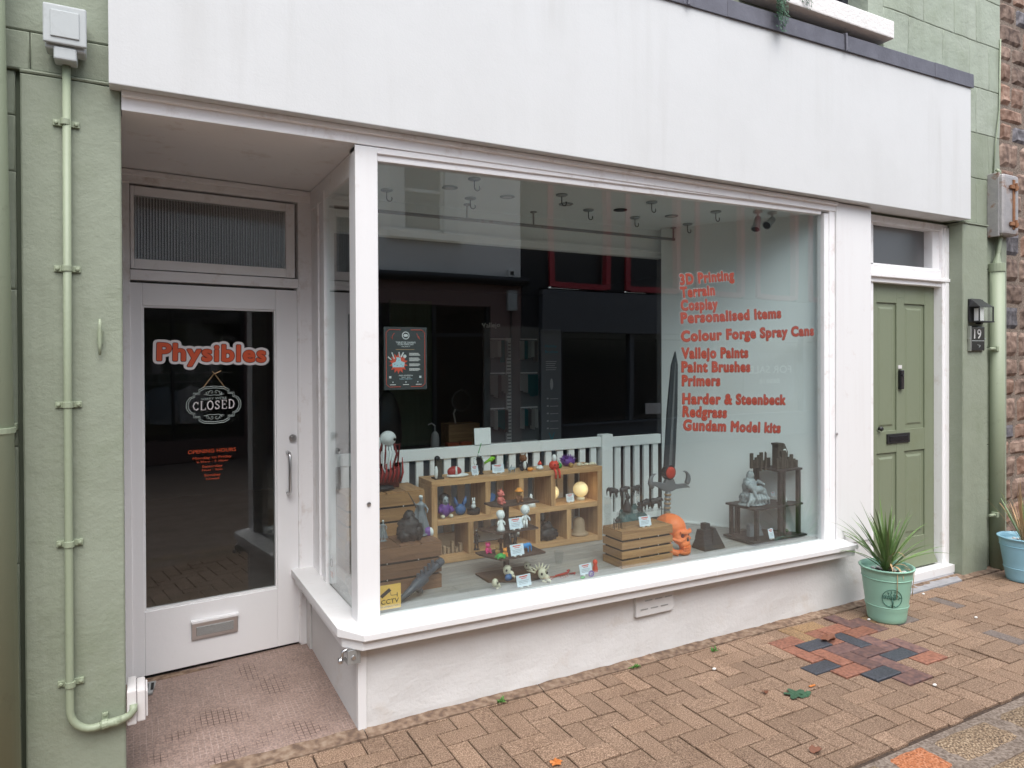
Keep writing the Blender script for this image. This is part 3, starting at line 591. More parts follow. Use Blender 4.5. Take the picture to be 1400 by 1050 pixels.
bx('deck_front', 'display_white', .035, 3.12, .047, .052, .40, .4415, deck, 0)
# splayed white side wall, ceiling, bulkhead
MB().plate([(3.16, .045), (2.548, .985), (2.62, 1.03), (3.3, .045)], .40, 2.58).build('display_wall', 'display_white', B, .001)
MB().hexa([(3.148, .048, .441), (2.60, .89, .441), (2.61, .90, .441), (3.158, .053, .441)], [(3.148, .048, .452), (2.60, .89, .452), (2.61, .90, .452), (3.158, .053, .452)]).build('wall_skirting', 'display_white', B)
bx('display_ceiling', 'display_white', -.05, 3.2, .075, 1.1, 2.576, 2.62, B, 0)
bk = bx('bulkhead', 'display_white', .068, 2.62, 1.05, 1.12, 2.371, 2.576, B, .003); bx('bulkhead_moulding', 'display_white', .068, 2.62, 1.038, 1.05, 2.405, 2.425, B, .004)
bx('shop_partition', 'room_dark', 2.62, 3.6, 1.04, 1.12, .0, 2.6, B, 0)
MB().box(-1.0, -.95, .95, 6.2, 0, 2.7).box(4.6, 4.7, 1.12, 6.2, 0, 2.7).box(-1.0, 4.7, 6.1, 6.2, 0, 2.7).box(-1.0, 4.7, 1.12, 6.2, 2.6, 2.7).box(-1, .07, .95+.13, 1.12, 2.56, 2.7).box(-1.2, -.92, .12, 1.1, 0, 2.7).box(3.525, 4.7, .3, .4, 0, 2.7).build('shop_room', 'room_dark', B)
rf_ = bx('shop_floor', 'room_floor', -1.0, 4.7, 1.02, 6.2, .0, .03, None, 0); rf_['kind'] = 'structure'
# white fence at the back of the deck
F = thing('display_fence', 'white painted picket fence standing along the back of the window display', 'fence', (1.3, 1.0, .44))
bx('top_rail', 'fence_paint', .07, 2.01, .99, 1.03, 1.012, 1.082, F, .004); bx('top_rail', 'fence_paint', 2.10, 2.545, .99, 1.03, 1.005, 1.075, F, .004)
bx('post', 'fence_paint', 2.01, 2.10, .975, 1.04, .44, 1.098, F, .004)
bx('bottom_rail', 'fence_paint', .07, 2.01, .99, 1.03, .47, .54, F, .003); bx('bottom_rail', 'fence_paint', 2.10, 2.545, .99, 1.03, .47, .54, F, .003)
pk = MB().box(0, .047, 1.0, 1.022, .54, 1.012)
xk = [.10+.0915*i for i in range(21)]+[2.14+.085*i for i in range(5)]
p0 = MB().box(xk[0], xk[0]+.047, 1.0, 1.022, .54, 1.0125).build('picket', 'fence_paint', F, .002)
for x in xk[1:]:
    if 1.98 < x < 2.0: continue
    c = p0.copy(); COL.objects.link(c); c.location = (x-xk[0], 0, 0)
tag(MB().hexa([(1.035, .985, 1.085), (1.15, .985, 1.085), (1.15, .9865, 1.085), (1.035, .9865, 1.085)], [(1.035, .995, 1.19), (1.15, .995, 1.19), (1.15, .9965, 1.19), (1.035, .9965, 1.19)]).build('paper_sheet', 'display_white'), 'square white paper sheet propped on top of the fence rail', 'paper')
# ceiling hooks, downlights, rail, spotlights
hooks = [(.729, .328, 'ceiling hook nearest the corner post, first of the front row'), (.897, .738, 'ceiling hook in the back row, second from the corner post'), (.398, .773, 'ceiling hook just right of the corner post over the ship figure'),
         (1.33, .42, 'ceiling hook directly above a round downlight ring'), (1.701, .687, 'ceiling hook left of the dark downlight'), (1.916, .328, 'front ceiling hook in the middle of the window'),
         (2.114, .74, 'back ceiling hook between the dark downlight and the rail end'), (2.589, .751, 'rearmost ceiling hook beyond the end of the curtain rail'), (2.464, .352, 'front ceiling hook nearest the two spotlights')]
mb1 = MB().lathe((0, 0, 0), [(.034, 0), (.034, -.006), (.026, -.010), (.006, -.012)], 20)
for i, (x, y, lb_) in enumerate(hooks):
    h = thing('ceiling_hook', lb_, 'hook', (x, y, 2.575), 'hooks screwed into the display ceiling')
    MB().lathe((x, y, 2.575), [(.034, 0), (.034, -.006), (.026, -.010), (.006, -.012)], 20).build('hook_plate', 'zinc', h, smooth=True)
    MB().tube([(x, y, 2.565)]+[(x+.016+.016*cos(pi+a*pi/5), y, 2.528+.016*sin(pi+a*pi/5)) for a in range(0, 7)], .0028, 6).build('hook_wire', 'black', h, smooth=True)
for i, (x, y, lb_) in enumerate([(1.073, .606, 'white ceiling downlight ring left of the wall edge reflection'), (.689, .559, 'faint white downlight ring nearest the corner post'), (1.483, .612, 'white downlight ring just behind a ceiling hook'),
                                 (1.882, .594, 'dark unlit round downlight in the middle of the ceiling'), (2.301, .59, 'rightmost round downlight in the display ceiling')]):
    t_ = thing('downlight', lb_, 'ceiling light', (x, y, 2.575), 'round downlights in the display ceiling')
    MB().lathe((x, y, 2.5745), [(.044, 0), (.044, -.004), (.030, -.006), (.028, -.002)], 24).build('bezel', 'zinc' if i != 3 else 'black', t_, smooth=True)
    MB().lathe((x, y, 2.5735), [(.028, 0), (.028, -.003)], 20).build('lamp_face', 'white_plastic' if i != 3 else 'black', t_)
RL = thing('curtain_rail', 'thin dark curtain rail hung on brackets under the display ceiling', 'rail', (1.4, .9, 2.5))
MB().tube([(.12, .9, 2.478), (2.60, .9, 2.488)], .010, 8).build('rail_tube', 'worn_metal', RL, smooth=True)
for x in (.13, .95, 1.42, 2.59):
    MB().lathe((x, .9, 2.575), [(.022, 0), (.022, -.006), (.006, -.010), (.005, -.09)], 12).build('rail_bracket', 'worn_metal', RL, smooth=True)
for x, y, a, lb_ in ((2.70, .22, .5, 'white ceiling spotlight, left one of the pair by the right jamb'), (2.81, .20, 1.0, 'white ceiling spotlight tilted hard to the left beside its twin')):
    s_ = thing('spotlight', lb_, 'spotlight', (x, y, 2.575), 'spotlights on the display ceiling')
    MB().lathe((x, y, 2.575), [(.03, 0), (.03, -.012), (.007, -.016), (.007, -.05)], 16).build('spot_mount', 'white_plastic', s_, smooth=True)
    d = Vector((-sin(a), -.2, -cos(a))).normalized(); c = Vector((x, y, 2.525))
    MB().tube([c-d*.01, c, c+d*.055, c+d*.085], [.018, .021, .022, .030], 16).build('spot_head', 'grey_plastic', s_, smooth=True)
    MB().tube([c+d*.0855, c+d*.0865], .024, 16).build('spot_lens', 'black', s_)
# things in the dark room
Dk = thing('counter', 'dark counter seen through the window behind the white fence', 'counter', (1.5, 2.6, 0)); bx('worktop', 'walnut', 1.0, 1.9, 2.3, 2.9, .82, .86, Dk, .004); bx('counter_front', 'room_grey', 1.02, 1.88, 2.34, 2.86, .03, .82, Dk, 0)
mat('orange_dim', (.5, .10, .03), .5); mat('print_pack', (.35, .30, .30), .6); mat('far_letter', (.12, .12, .12), .6); mat('teal', (.03, .28, .30), .5); mat('pale', (.85, .85, .82), .6); mat('pale_dim', (.7, .68, .66), .7)
for x, lb_ in ((1.45, 'orange box on the counter, left of two'), (1.57, 'orange box on the counter, right of two')): tag(bx('box', 'orange_dim', x, x+.10, 2.38, 2.45, .86, .93, None, .006), lb_, 'box', 'orange boxes on the counter')
bt = thing('bottle', 'small grey squeeze bottle with bent spout on the counter', 'bottle', (1.38, 2.5, .86)); MB().lathe((1.38, 2.5, .86), [(.035, 0), (.037, .1), (.03, .14), (.012, .16)], 16).build('bottle_body', 'pale_dim', bt, smooth=True); MB().tube([(1.38, 2.5, 1.02), (1.38, 2.5, 1.07), (1.35, 2.5, 1.09), (1.32, 2.5, 1.08)], .006, 8).build('spout', 'pale_dim', bt)
tag(bx('display_box', 'oak', 1.56, 1.86, 2.62, 2.8, .86, 1.06, None, .004), 'pale open wooden box standing on the counter', 'box')
lt = thing('ring_lamp', 'round magnifier lamp on a bent arm above the counter', 'lamp', (1.66, 2.7, 1.06)); MB().tube([(1.72+.09*cos(a*pi/10), 2.7, 1.26+.09*sin(a*pi/10)) for a in range(21)], .010, 8).build('lamp_ring', 'room_grey', lt, smooth=True); MB().tube([(1.66, 2.7, 1.06), (1.64, 2.7, 1.15), (1.66, 2.7, 1.19)], .008, 8).build('lamp_arm', 'pale_dim', lt)
# green drape / panel, coat, racks of packets
bx('green_panel', 'room_green', 1.30, 1.72, 3.4, 3.45, .03, 2.2, B, .0)
ct = thing('hanging_coat', 'dark coat hanging near the left end of the shop interior', 'coat', (.9, 2.3, .5))
MB().ball((.9, 2.3, 1.05), (.12, .07, .34), 14).build('coat_body', 'black', ct, smooth=True); MB().tube([(.80, 2.28, 1.28), (.77, 2.26, .85)], [.035, .028], 8).build('sleeve', 'black', ct, smooth=True)
kx = lambda x: -.853+(x+.853)*.8126
kz = lambda z: 1.62+(z-1.62)*.8126
YR = 2.20
RK = thing('packet_rack', 'tall dark rack hung with rows of pale paint packets', 'rack', (1.95, YR, 0))
bx('rack_board', 'room_grey', kx(2.30), kx(2.95), YR+.02, YR+.05, .03, kz(1.97), RK, 0)
bx('slat_strip', 'pale_dim', kx(2.545), kx(2.60), YR, YR+.0195, .3, kz(1.85), RK, 0)
for k in range(46): bx('slat_groove', 'room_grey', kx(2.55), kx(2.595), YR-.002, YR, .45+k*.029, .460+k*.029, RK, 0)
rr = random.Random(8)
for zt in (1.83, 1.48, 1.12, .77):
    for bay in (2.33, 2.68):
        bx('hook_bar', 'pale_dim', kx(bay), kx(bay+.20), YR-.05, YR-.042, kz(zt), kz(zt)+.01, RK, 0)
        for k in range(5):
            x = kx(bay+.01+k*.04); h = rr.uniform(.14, .20); z = kz(zt)
            MB().hexa([(x, YR-.10, z-h), (x+.010, YR-.08, z-h), (x+.020, YR, z-h), (x+.010, YR, z-h)], [(x, YR-.10, z-.01), (x+.010, YR-.08, z-.01), (x+.020, YR, z-.01), (x+.010, YR, z-.01)]).build('packet', rr.choice(['pale_dim', 'pale', 'print_pack', 'pale_dim', 'teal']), RK)
textmesh('header_text', 'Vallejo', 'pale', (kx(2.26), kz(1.975)), .17, .042, .06, YR-.005, .01, RK)
PB = thing('banner', 'tall dark information banner with teal heading and grey print', 'banner', (kx(3.08), YR, 0)); bx('banner_board', 'room_grey', kx(2.96), kx(3.21), YR, YR+.015, .03, kz(1.95), PB, 0); YB = YR-.002
textmesh('banner_heading', 'Hobby', 'teal', (kx(3.01), kz(1.77)), .12, .026, 0, YB, .02, PB); textmesh('banner_heading', 'Brushes', 'teal', (kx(3.01), kz(1.71)), .13, .026, 0, YB, .02, PB)
for k in range(5): bx('print_line', 'pale_dim', kx(3.02), kx(3.15-.01*(k % 3)), YB-.002, YB, kz(1.60-k*.022), kz(1.606-k*.022), PB, 0)
MB().ball((kx(3.09), YB, kz(1.36)), (.016, .002, .05), 10).build('banner_figure', 'pale_dim', PB); textmesh('banner_mark', 'V', 'teal', (kx(3.05), kz(.80)), .065, .075, 0, YB, .0, PB)
for k in range(5): bx('print_spot', 'pale_dim', kx(3.03), kx(3.05), YB-.002, YB, kz(1.2-k*.08), kz(1.215-k*.08), PB, 0); bx('print_line', 'pale_dim', kx(3.07), kx(3.17), YB-.002, YB, kz(1.2-k*.08), kz(1.206-k*.08), PB, 0)
# ================================================================ THE OTHER SIDE OF THE STREET
YO = -7.2
mat('far_white', (.86, .85, .82), .85, dirt=(.6, .58, .55), dscale=1.5); mat('far_brown', (.17, .11, .10), .7); mat('far_black', (.016, .016, .018), .7); mat('far_grey', (.10, .108, .12), .6); mat('far_red', (.42, .035, .05), .5)
mat('far_gutter', (.02, .02, .022), .5); mat('far_room', (.02, .02, .02), .9); mat('sash', (.7, .7, .68), .5); mat('shop_green', (.30, .36, .28), .8)
W = thing('white_building', 'cream upper storey over a brown shopfront across the street, mirrored in the window', 'building', (1, YO, 0))
MB().box(-8, 4.88, YO-1, YO, 3.0, 3.5).box(-8, 2.62, YO-1, YO, 3.5, 4.9).box(3.72, 4.88, YO-1, YO, 3.5, 4.9).box(-8, 4.88, YO-1, YO, 4.9, 5.15).build('wall', 'far_white', W)
bx('gutter', 'far_gutter', -8, 4.95, YO-.02, YO+.14, 2.86, 2.99, W, .01); MB().tube([(-8, YO+.15, 2.93), (4.95, YO+.15, 2.93)], .05, 8).build('gutter_pipe', 'far_gutter', W)
MB().box(-8, 4.88, YO-.3, YO+.02, 2.50, 2.86).box(4.30, 4.88, YO-.3, YO+.02, 0, 2.5).box(2.22, 2.41, YO-.3, YO+.02, 0, 2.5).box(-8, .1, YO-.3, YO+.02, 0, 2.5).box(.1, 2.22, YO-.3, YO+.02, 0, .35).build('shopfront', 'far_brown', W)
MB().box(-.2, 4.5, YO-3.0, YO-2.9, 0, 2.6).box(-.2, 4.5, YO-3, YO-.3, 2.5, 2.6).box(-.3, -.2, YO-3, YO-.3, 0, 2.6).box(4.5, 4.6, YO-3, YO-.3, 0, 2.6).box(2.28, 2.34, YO-3, YO-.3, 0, 2.6).build('dark_room', 'far_room', W)
bx('green_back_wall', 'shop_green', .0, 2.2, YO-1.2, YO-1.15, .35, 2.3, W, 0)
fr = MB(); [fr.box(*q) for q in ((2.41, 2.47, YO-.1, YO-.02, 0, 2.5), (4.24, 4.3, YO-.1, YO-.02, 0, 2.5), (3.3, 3.36, YO-.1, YO-.02, 0, 2.5), (2.41, 4.3, YO-.1, YO-.02, 2.0, 2.06), (2.41, 4.3, YO-.1, YO-.02, 0, .3), (.1, .16, YO-.1, YO-.02, .35, 2.5), (2.16, 2.22, YO-.1, YO-.02, .35, 2.5), (1.1, 1.14, YO-.1, YO-.02, .35, 2.5))]
fr.build('shop_frame', 'far_gutter', W); bx('shop_glass', 'far_glass', .16, 4.24, YO-.07, YO-.064, .3, 2.5, W, 0)
sw = bx('window_surround', 'sash', 2.62, 3.72, YO-.05, YO+.03, 4.80, 4.92, W, .01)
fr = MB(); [fr.box(*q) for q in ((2.62, 2.83, YO-.1, YO+.02, 3.6, 4.8), (3.51, 3.72, YO-.1, YO+.02, 3.6, 4.8), (2.56, 3.78, YO-.1, YO+.14, 3.50, 3.60), (2.83, 3.51, YO-.12, YO-.06, 4.27, 4.32), (2.83, 3.51, YO-.12, YO-.06, 3.60, 3.68), (2.83, 3.51, YO-.12, YO-.06, 4.74, 4.8), (2.83, 2.87, YO-.12, YO-.06, 3.6, 4.8), (3.47, 3.51, YO-.12, YO-.06, 3.6, 4.8))]
fr.build('sash_frame', 'sash', sw, .004); bx('sash_pane', 'far_grey', 2.83, 3.51, YO-.14, YO-.12, 3.6, 4.8, sw, 0)
al = thing('alarm_box', 'small pale alarm box high on the brown pier across the street', 'alarm box', (4.68, YO+.03, 3.05)); bx('alarm_case', 'pale', 4.62, 4.74, YO, YO+.08, 3.0, 3.12, al, .01); bx('alarm_lens', 'black', 4.65, 4.71, YO+.08, YO+.085, 3.03, 3.09, al, 0)
sb = thing('junction_box', 'grey electrical box on the brown pier mirrored in the window', 'electrical box', (4.68, YO+.02, 2.6)); bx('case', 'grey_plastic', 4.60, 4.77, YO+.02, YO+.1, 2.44, 2.78, sb, .015); MB().tube([(4.68, YO+.05, 2.44), (4.68, YO+.04, 1.5), (4.66, YO+.04, .1)], .012, 6).build('cable', 'black', sb)
K = thing('black_building', 'black fronted building with red framed windows over a grey shopfront across the street', 'building', (9, YO, 0))
RX = [(5.42, 6.72), (7.06, 8.37), (8.75, 10.05), (10.4, 11.65), (12.0, 13.3)]
mb = MB(); xs = [4.9]+[q for p in RX for q in p]+[15]
for a, b_ in zip(xs[::2], xs[1::2]): mb.box(a, b_, YO-1, YO, 2.85, 5.05)
mb.box(4.9, 15, YO-1, YO, 5.05, 5.15).box(4.9, 5.24, YO-1, YO, 0, 2.85).box(5.24, 15, YO-.9, YO-.1, 2.0, 2.86); mb.build('wall', 'far_black', K)
bx('shop_fascia', 'far_grey', 5.24, 15, YO-.1, YO+.12, 2.09, 2.81, K, .01); bx('shop_pilaster', 'far_grey', 5.24, 5.65, YO-.3, YO+.08, 0, 2.09, K, .01)
MB().box(5.65, 15, YO-.3, YO+.04, 0, .46).box(7.15, 7.24, YO-.1, YO+.03, .46, 2.09).box(9.2, 9.3, YO-.1, YO+.03, .46, 2.09).box(11.8, 11.9, YO-.1, YO+.03, .46, 2.09).build('shop_frame', 'far_grey', K); bx('shop_sill', 'far_grey', 5.65, 15, YO-.1, YO+.1, .46, .50, K, .005)
bx('dark_room', 'far_room', 5.3, 15, YO-1, YO-.9, 0, 2.1, K, 0); bx('shop_glass', 'far_glass', 5.65, 15, YO-.03, YO-.024, .5, 2.09, K, 0)
letters = iter(['D', 'A', 'M', 'A', 'N', 'A', '', '', '', ''])
for a, b_ in RX:
    wn = MB(); [wn.box(*q) for q in ((a, a+.1, YO-.08, YO+.05, 2.88, 5.05), (b_-.1, b_, YO-.08, YO+.05, 2.88, 5.05), (a+.1, b_-.1, YO-.08, YO+.05, 2.86, 2.96))]
    wn = wn.build('window', 'far_red', K, .004); bx('pane', 'far_gutter', a+.1, b_-.1, YO-.15, YO-.1, 2.9, 5.05, wn, 0)
    for f_ in (.25, .65):
        l = next(letters)
        if l: textmesh('window_letter', l, 'far_letter', (a+(b_-a)*f_+.25, 3.72), .26, .22, 0, YO-.09, .0, wn, xdir=Vector((-1, 0, 0)))
FS = thing('sale_board', 'white for sale board in the shop window across the street, mirrored in the glass', 'sign', (10.8, YO, 1)); bx('board', 'far_grey', 10.0, 11.5, YO+.045, YO+.06, .75, 1.75, FS, 0)
textmesh('board_text', 'FOR SALE', 'sash', (11.40, 1.40), 1.25, .17, 0, YO+.065, .01, FS, xdir=Vector((-1, 0, 0))); textmesh('board_text', '888818', 'sash', (11.05, 1.15), .6, .10, 0, YO+.065, .01, FS, xdir=Vector((-1, 0, 0)))
tag(bx('sign', 'pale_dim', 7.5, 7.85, YO+.045, YO+.06, .60, .80, None, 0), 'small pale notice in the lower corner of the grey shop window', 'sign')
# clothes in the far shop
CR = thing('clothes_rail', 'clothes rail inside the shop across the street, seen mirrored in the glazed door', 'clothes rail', (1.2, YO-.5, 1.3)); MB().tube([(.3, YO-.5, 1.28), (2.1, YO-.5, 1.28)], .012, 8).build('rail', 'steel', CR); bx('rail_shelf', 'pale_dim', .25, 2.15, YO-.7, YO-.35, 1.42, 1.44, CR, 0)
mat('cloth_pale', (.8, .8, .8), .9); mat('cloth_blue', (.3, .36, .42), .9); mat('cloth_dark', (.03, .03, .035), .9)
def shirt(x, m_, lb_):
    s_ = thing('shirt', lb_, 'shirt', (x, YO-.5, 1.26), 'shirts on the rail across the street'); y = YO-.5
    MB().prism([(x-.2, .58), (x+.2, .58), (x+.19, 1.05), (x+.22, 1.12), (x+.06, 1.21), (x-.06, 1.21), (x-.22, 1.12), (x-.19, 1.05)], y-.05, y+.05).build('shirt_body', m_, s_, .015)
    for k in (-1, 1): MB().tube([(x+k*.19, y, 1.13), (x+k*.25, y, .85), (x+k*.25, y+.02, .62)], [.06, .05, .04], 8).build('sleeve', m_, s_, smooth=True)
    MB().tube([(x, y, 1.29), (x, y, 1.22)], .006, 6).build('hanger', 'steel', s_)
for x, m_, lb_ in ((.55, 'cloth_pale', 'pale shirt at the window end of the rail'), (1.05, 'cloth_blue', 'blue-grey shirt in the middle of the rail'), (1.5, 'cloth_pale', 'pale shirt between the blue and the black one'), (1.95, 'cloth_dark', 'black shirt at the far end of the rail')): shirt(x, m_, lb_)
for i, (x, h) in enumerate(((.5, .10), (.9, .16), (1.4, .08), (1.8, .18))): tag(bx('box', 'pale_dim', x, x+.14, YO-.6, YO-.45, 1.442, 1.44+h, None, .004), ['low box at one end of the shelf above the shirts', 'box above the blue-grey shirt', 'flattest box on the shelf above the shirts', 'tallest box on the shelf above the shirts'][i], 'box')
# neighbour's rough stone house on the right
SW = thing('stone_house', 'rough brown granite house wall at the right edge beyond the green drainpipe', 'building', (5.8, 0, 0))
bx('wall', 'mortar', 5.13, 9.0, .010, .3, -.05, 4.8, SW, 0)
rs = random.Random(12); z = -.02; count = 0
while z < 4.6:
    h = rs.uniform(.12, .22); x = 5.13-rs.uniform(0, .03)
    while x < 6.5:
        w_ = rs.uniform(.15, .36); g = .003
        ctrl = [(x+g+rs.uniform(0, .006), z+g+rs.uniform(0, .006)), (x+w_-g-rs.uniform(0, .006), z+g+rs.uniform(0, .006)), (x+w_-g-rs.uniform(0, .006), z+h-g-rs.uniform(0, .008)), (x+g+rs.uniform(0, .006), z+h-g-rs.uniform(0, .008))]
        n = 5; vs = []; fs = []
        for i in range(n+1):
            for j in range(n+1):
                u, v = i/n, j/n
                a = [ctrl[0][q]*(1-u)+ctrl[1][q]*u for q in (0, 1)]; b_ = [ctrl[3][q]*(1-u)+ctrl[2][q]*u for q in (0, 1)]
                px, pz = a[0]*(1-v)+b_[0]*v, a[1]*(1-v)+b_[1]*v; e = i in (0, n) or j in (0, n)
                d = .014 if e else -.006+noise.noise(Vector((px*9, pz*9, 1)))*.016
                vs.append((px, d, pz))
        for i in range(n):
            for j in range(n): q = i*(n+1)+j; fs.append((q, q+n+1, q+n+2, q+1))
        MB().add(vs, fs).build('stone', rs.choice(['stone_brown', 'stone_brown', 'stone_red', 'stone_red', 'stone_brown', 'stone_grey']), SW); x += w_; count += 1
    z += h
# ================================================================ STREET-SIDE FITTINGS
# --- left wall: junction box, conduit, clips, cleat, drainpipe, pipe box
J = thing('junction_box', 'pale grey weatherproof junction box at the top of the green conduit', 'electrical box', (-1.055, -.03, 2.78))
MB().box(-1.118, -.995, -.075, .0, 2.72, 2.868).build('box_body', 'grey_plastic', J, .012, seg=3)
MB().box(-1.122, -.991, -.092, -.078, 2.735, 2.872).build('box_lid', 'grey_plastic', J, .009, seg=3); MB().box(-1.10, -1.013, -.097, -.090, 2.757, 2.85).build('lid_panel', 'grey_plastic', J, .006, seg=3)
MB().box(-1.092, -1.022, -.082, -.015, 2.684, 2.73).build('outlet', 'grey_plastic', J, .008, seg=3)
C_ = thing('conduit', 'green painted electrical conduit clipped down the left wall and bent along the bottom', 'conduit', (-1.06, -.025, 1.5))
pts = [(-1.057, -.026, 2.69), (-1.062, -.026, 1.5), (-1.064, -.026, .36)]+[(-1.064+.075-.075*cos(a*pi/12), -.026, .36-.08*sin(a*pi/12)) for a in range(1, 7)]+[(-.93, -.028, .289), (-.90, -.03, .293)]
MB().tube(pts, .0135, 14).build('conduit_tube', 'green_pipe', C_, smooth=True)
MB().tube([(-.97, -.028, .283)]+[(-.955+i*.006, -.028, .286) for i in range(8)]+[(-.875, -.03, .30), (-.862, -.03, .316), (-.862, -.022, .335)], [.0135]+[.0165, .0145]*4+[.0135, .0135, .0135], 14).build('flexible_end', 'green_pipe', C_, smooth=True)
for z, f_ in ((2.482, 0), (1.957, 0), (1.466, 0), (.963, 0), (.456, 0)):
    c = MB().box(-1.102, -1.02, -.010, .002, z-.011, z+.011); c.tube([(-1.062, -.026, z-.011), (-1.062, -.026, z+.011)], .0172, 14)
    for k in (-1.092, -1.03): c.lathe((k, -.010, z), [(.0075, 0), (.0065, -.005), (.002, -.006)], 10, 'y')
    c.build('pipe_clip', 'green_pipe', C_, .002)
c = MB().box(-.965, -.945, -.010, .002, .262, .318); c.tube([(-.965, -.028, .285), (-.945, -.028, .287)], .0175, 12); c.lathe((-.955, -.01, .315), [(.008, 0), (.007, -.006)], 10, 'y'); c.build('pipe_clip', 'green_pipe', C_, .002)
cl = thing('cleat', 'green painted rope cleat screwed to the wall between conduit and doorway', 'cleat', (-.961, 0, 1.71))
MB().box(-.970, -.952, -.012, .002, 1.685, 1.738).build('cleat_base', 'green_pipe', cl, .003); MB().tube([(-.9615, -.022, 1.645), (-.961, -.022, 1.68), (-.961, -.018, 1.712), (-.961, -.022, 1.745), (-.9605, -.022, 1.778)], [.004, .0065, .008, .0065, .004], 10).build('cleat_horn', 'green_pipe', cl, smooth=True)
D_ = thing('drainpipe', 'thick pale green drainpipe running up the far left edge', 'drainpipe', (-1.30, -.06, 0))
MB().tube([(-1.268, -.075, -.02), (-1.312, -.075, 4.6)], .066, 24).build('pipe', 'green_pipe', D_, smooth=True)
MB().tube([(-1.281, -.075, 1.378), (-1.281, -.075, 1.398)], .0715, 24).build('collar', 'green_pipe', D_, .002)
MB().box(-1.30, -1.215, -.03, .03, 1.38, 1.405).box(-1.30, -1.225, -.035, .03, 1.345, 1.37).build('pipe_bracket', 'green_pipe', D_, .003)
P_ = thing('pipe_box', 'white plastic outlet box at the foot of the doorway wall where the conduit ends', 'electrical box', (-.86, .02, .33))
MB().box(-.884, -.852, -.02, .12, .255, .385).build('box_back', 'white_plastic', P_, .006); MB().box(-.851, -.822, -.014, .112, .26, .38).build('box_cover', 'white_plastic', P_, .006); MB().box(-.8215, -.814, -.004, .10, .27, .37).build('box_face', 'white_plastic', P_, .005)
# --- bolt bracket under the sill corner
Zb = thing('bolt_bracket', 'galvanised latch bracket screwed under the corner of the window sill', 'bracket', (-.01, -.02, .35))
MB().box(-.016, -.004, -.055, .055, .322, .388).build('bracket_plate', 'zinc', Zb, .002); MB().box(-.060, -.016, -.055, -.045, .322, .384).build('bracket_cheek', 'zinc', Zb, .002); MB().box(-.060, -.05, -.045, .01, .322, .334).build('bracket_lip', 'zinc', Zb, .002)
MB().tube([(-.05, -.035, .385), (-.075, -.03, .375), (-.078, -.03, .345)], .007, 10).build('bolt_arm', 'steel', Zb, smooth=True); MB().lathe((-.085, -.03, .338), [(.012, -.01), (.014, 0), (.012, .01)], 14, 'x').build('bolt_knob', 'steel', Zb, smooth=True)
MB().lathe((-.035, -.056, .352), [(.010, 0), (.008, -.005)], 12, 'y').build('screw', 'steel', Zb)
# --- right wall: fuse box, pipe, lantern, house number
E_ = thing('meter_box', 'old rusty grey metal electricity box above the right drainpipe', 'electrical box', (5.06, -.04, 2.75))
MB().box(4.935, 5.16, -.115, .0, 2.555, 3.02).build('case', 'worn_metal', E_, .03, seg=3); MB().box(4.93, 4.95, -.085, .0, 2.545, 3.03).build('case_rim', 'worn_metal', E_, .006)
MB().box(5.06, 5.09, -.122, -.112, 2.60, 2.98).build('hinge_strip', 'rust', E_, .003)
for z in (2.64, 2.92): MB().box(5.01, 5.12, -.132, -.118, z-.014, z+.014).tube([(5.075, -.135, z-.03), (5.075, -.135, z+.03)], .010, 8).build('latch', 'rust', E_, .003)
MB().tube([(5.01, -.05, 3.02), (5.01, -.05, 3.05), (5.0, -.03, 3.07)], .012, 8).tube([(5.0, -.01, 3.05), (5.03, -.012, 3.3), (5.08, -.012, 3.55), (5.10, -.01, 4.1)], .006, 6).build('feed_cable', 'green_pipe', E_, smooth=True)
G_ = thing('service_pipe', 'green painted service pipe running down the right wall below the rusty box', 'pipe', (5.03, -.05, 0))
MB().tube([(4.995, -.04, 0.0), (4.99, -.04, 2.33)], .052, 18).build('pipe', 'green_pipe', G_, smooth=True); MB().tube([(4.99, -.04, 2.28), (4.99, -.04, 2.345)], .058, 18).tube([(4.99, -.04, 2.345), (5.0, -.045, 2.42), (5.03, -.05, 2.57)], [.03, .014, .014], 12).build('pipe_neck', 'green_pipe', G_, .003)
MB().box(5.045, 5.125, -.045, .06, 0, 2.60).build('pipe_casing', 'green_render', G_, .012)
for z in (.42, 1.69): MB().tube([(4.87, -.05, z), (4.96, -.06, z)], .012, 8).box(4.93, 4.975, -.075, -.03, z-.02, z+.02).build('pipe_clip', 'green_pipe', G_, .004)
Ln = thing('wall_lantern', 'small black solar lantern with clear sides above the house number', 'lantern', (4.70, -.06, 1.97))
MB().box(4.615, 4.80, -.042, -.032, 1.895, 2.06).build('lantern_back', 'black', Ln, .002)
MB().hexa([(4.615, -.115, 2.0), (4.815, -.115, 2.0), (4.815, -.036, 2.0), (4.615, -.036, 2.0)], [(4.64, -.07, 2.035), (4.78, -.07, 2.035), (4.78, -.036, 2.065), (4.64, -.036, 2.065)]).build('lantern_roof', 'black', Ln, .003)
MB().box(4.615, 4.815, -.115, -.036, 1.885, 1.895).box(4.803, 4.811, -.112, -.104, 1.895, 2.0).box(4.619, 4.627, -.112, -.104, 1.895, 2.0).box(4.70, 4.725, -.08, -.04, 1.873, 1.885).build('lantern_frame', 'black', Ln, .001)
MB().box(4.627, 4.803, -.1085, -.1065, 1.895, 2.0).build('lantern_glass', 'acrylic', Ln); MB().box(4.66, 4.73, -.085, -.05, 1.895, 1.99).build('lantern_diffuser', 'pale', Ln, .004)
Hn = thing('house_number', 'black house number plate reading 19 under the lantern', 'sign', (4.69, -.04, 1.77))
MB().box(4.625, 4.81, -.048, -.032, 1.675, 1.855).build('plate', 'black_gloss', Hn, .004); MB().box(4.616, 4.626, -.052, -.031, 1.672, 1.858).build('plate_edge', 'steel', Hn, .001)
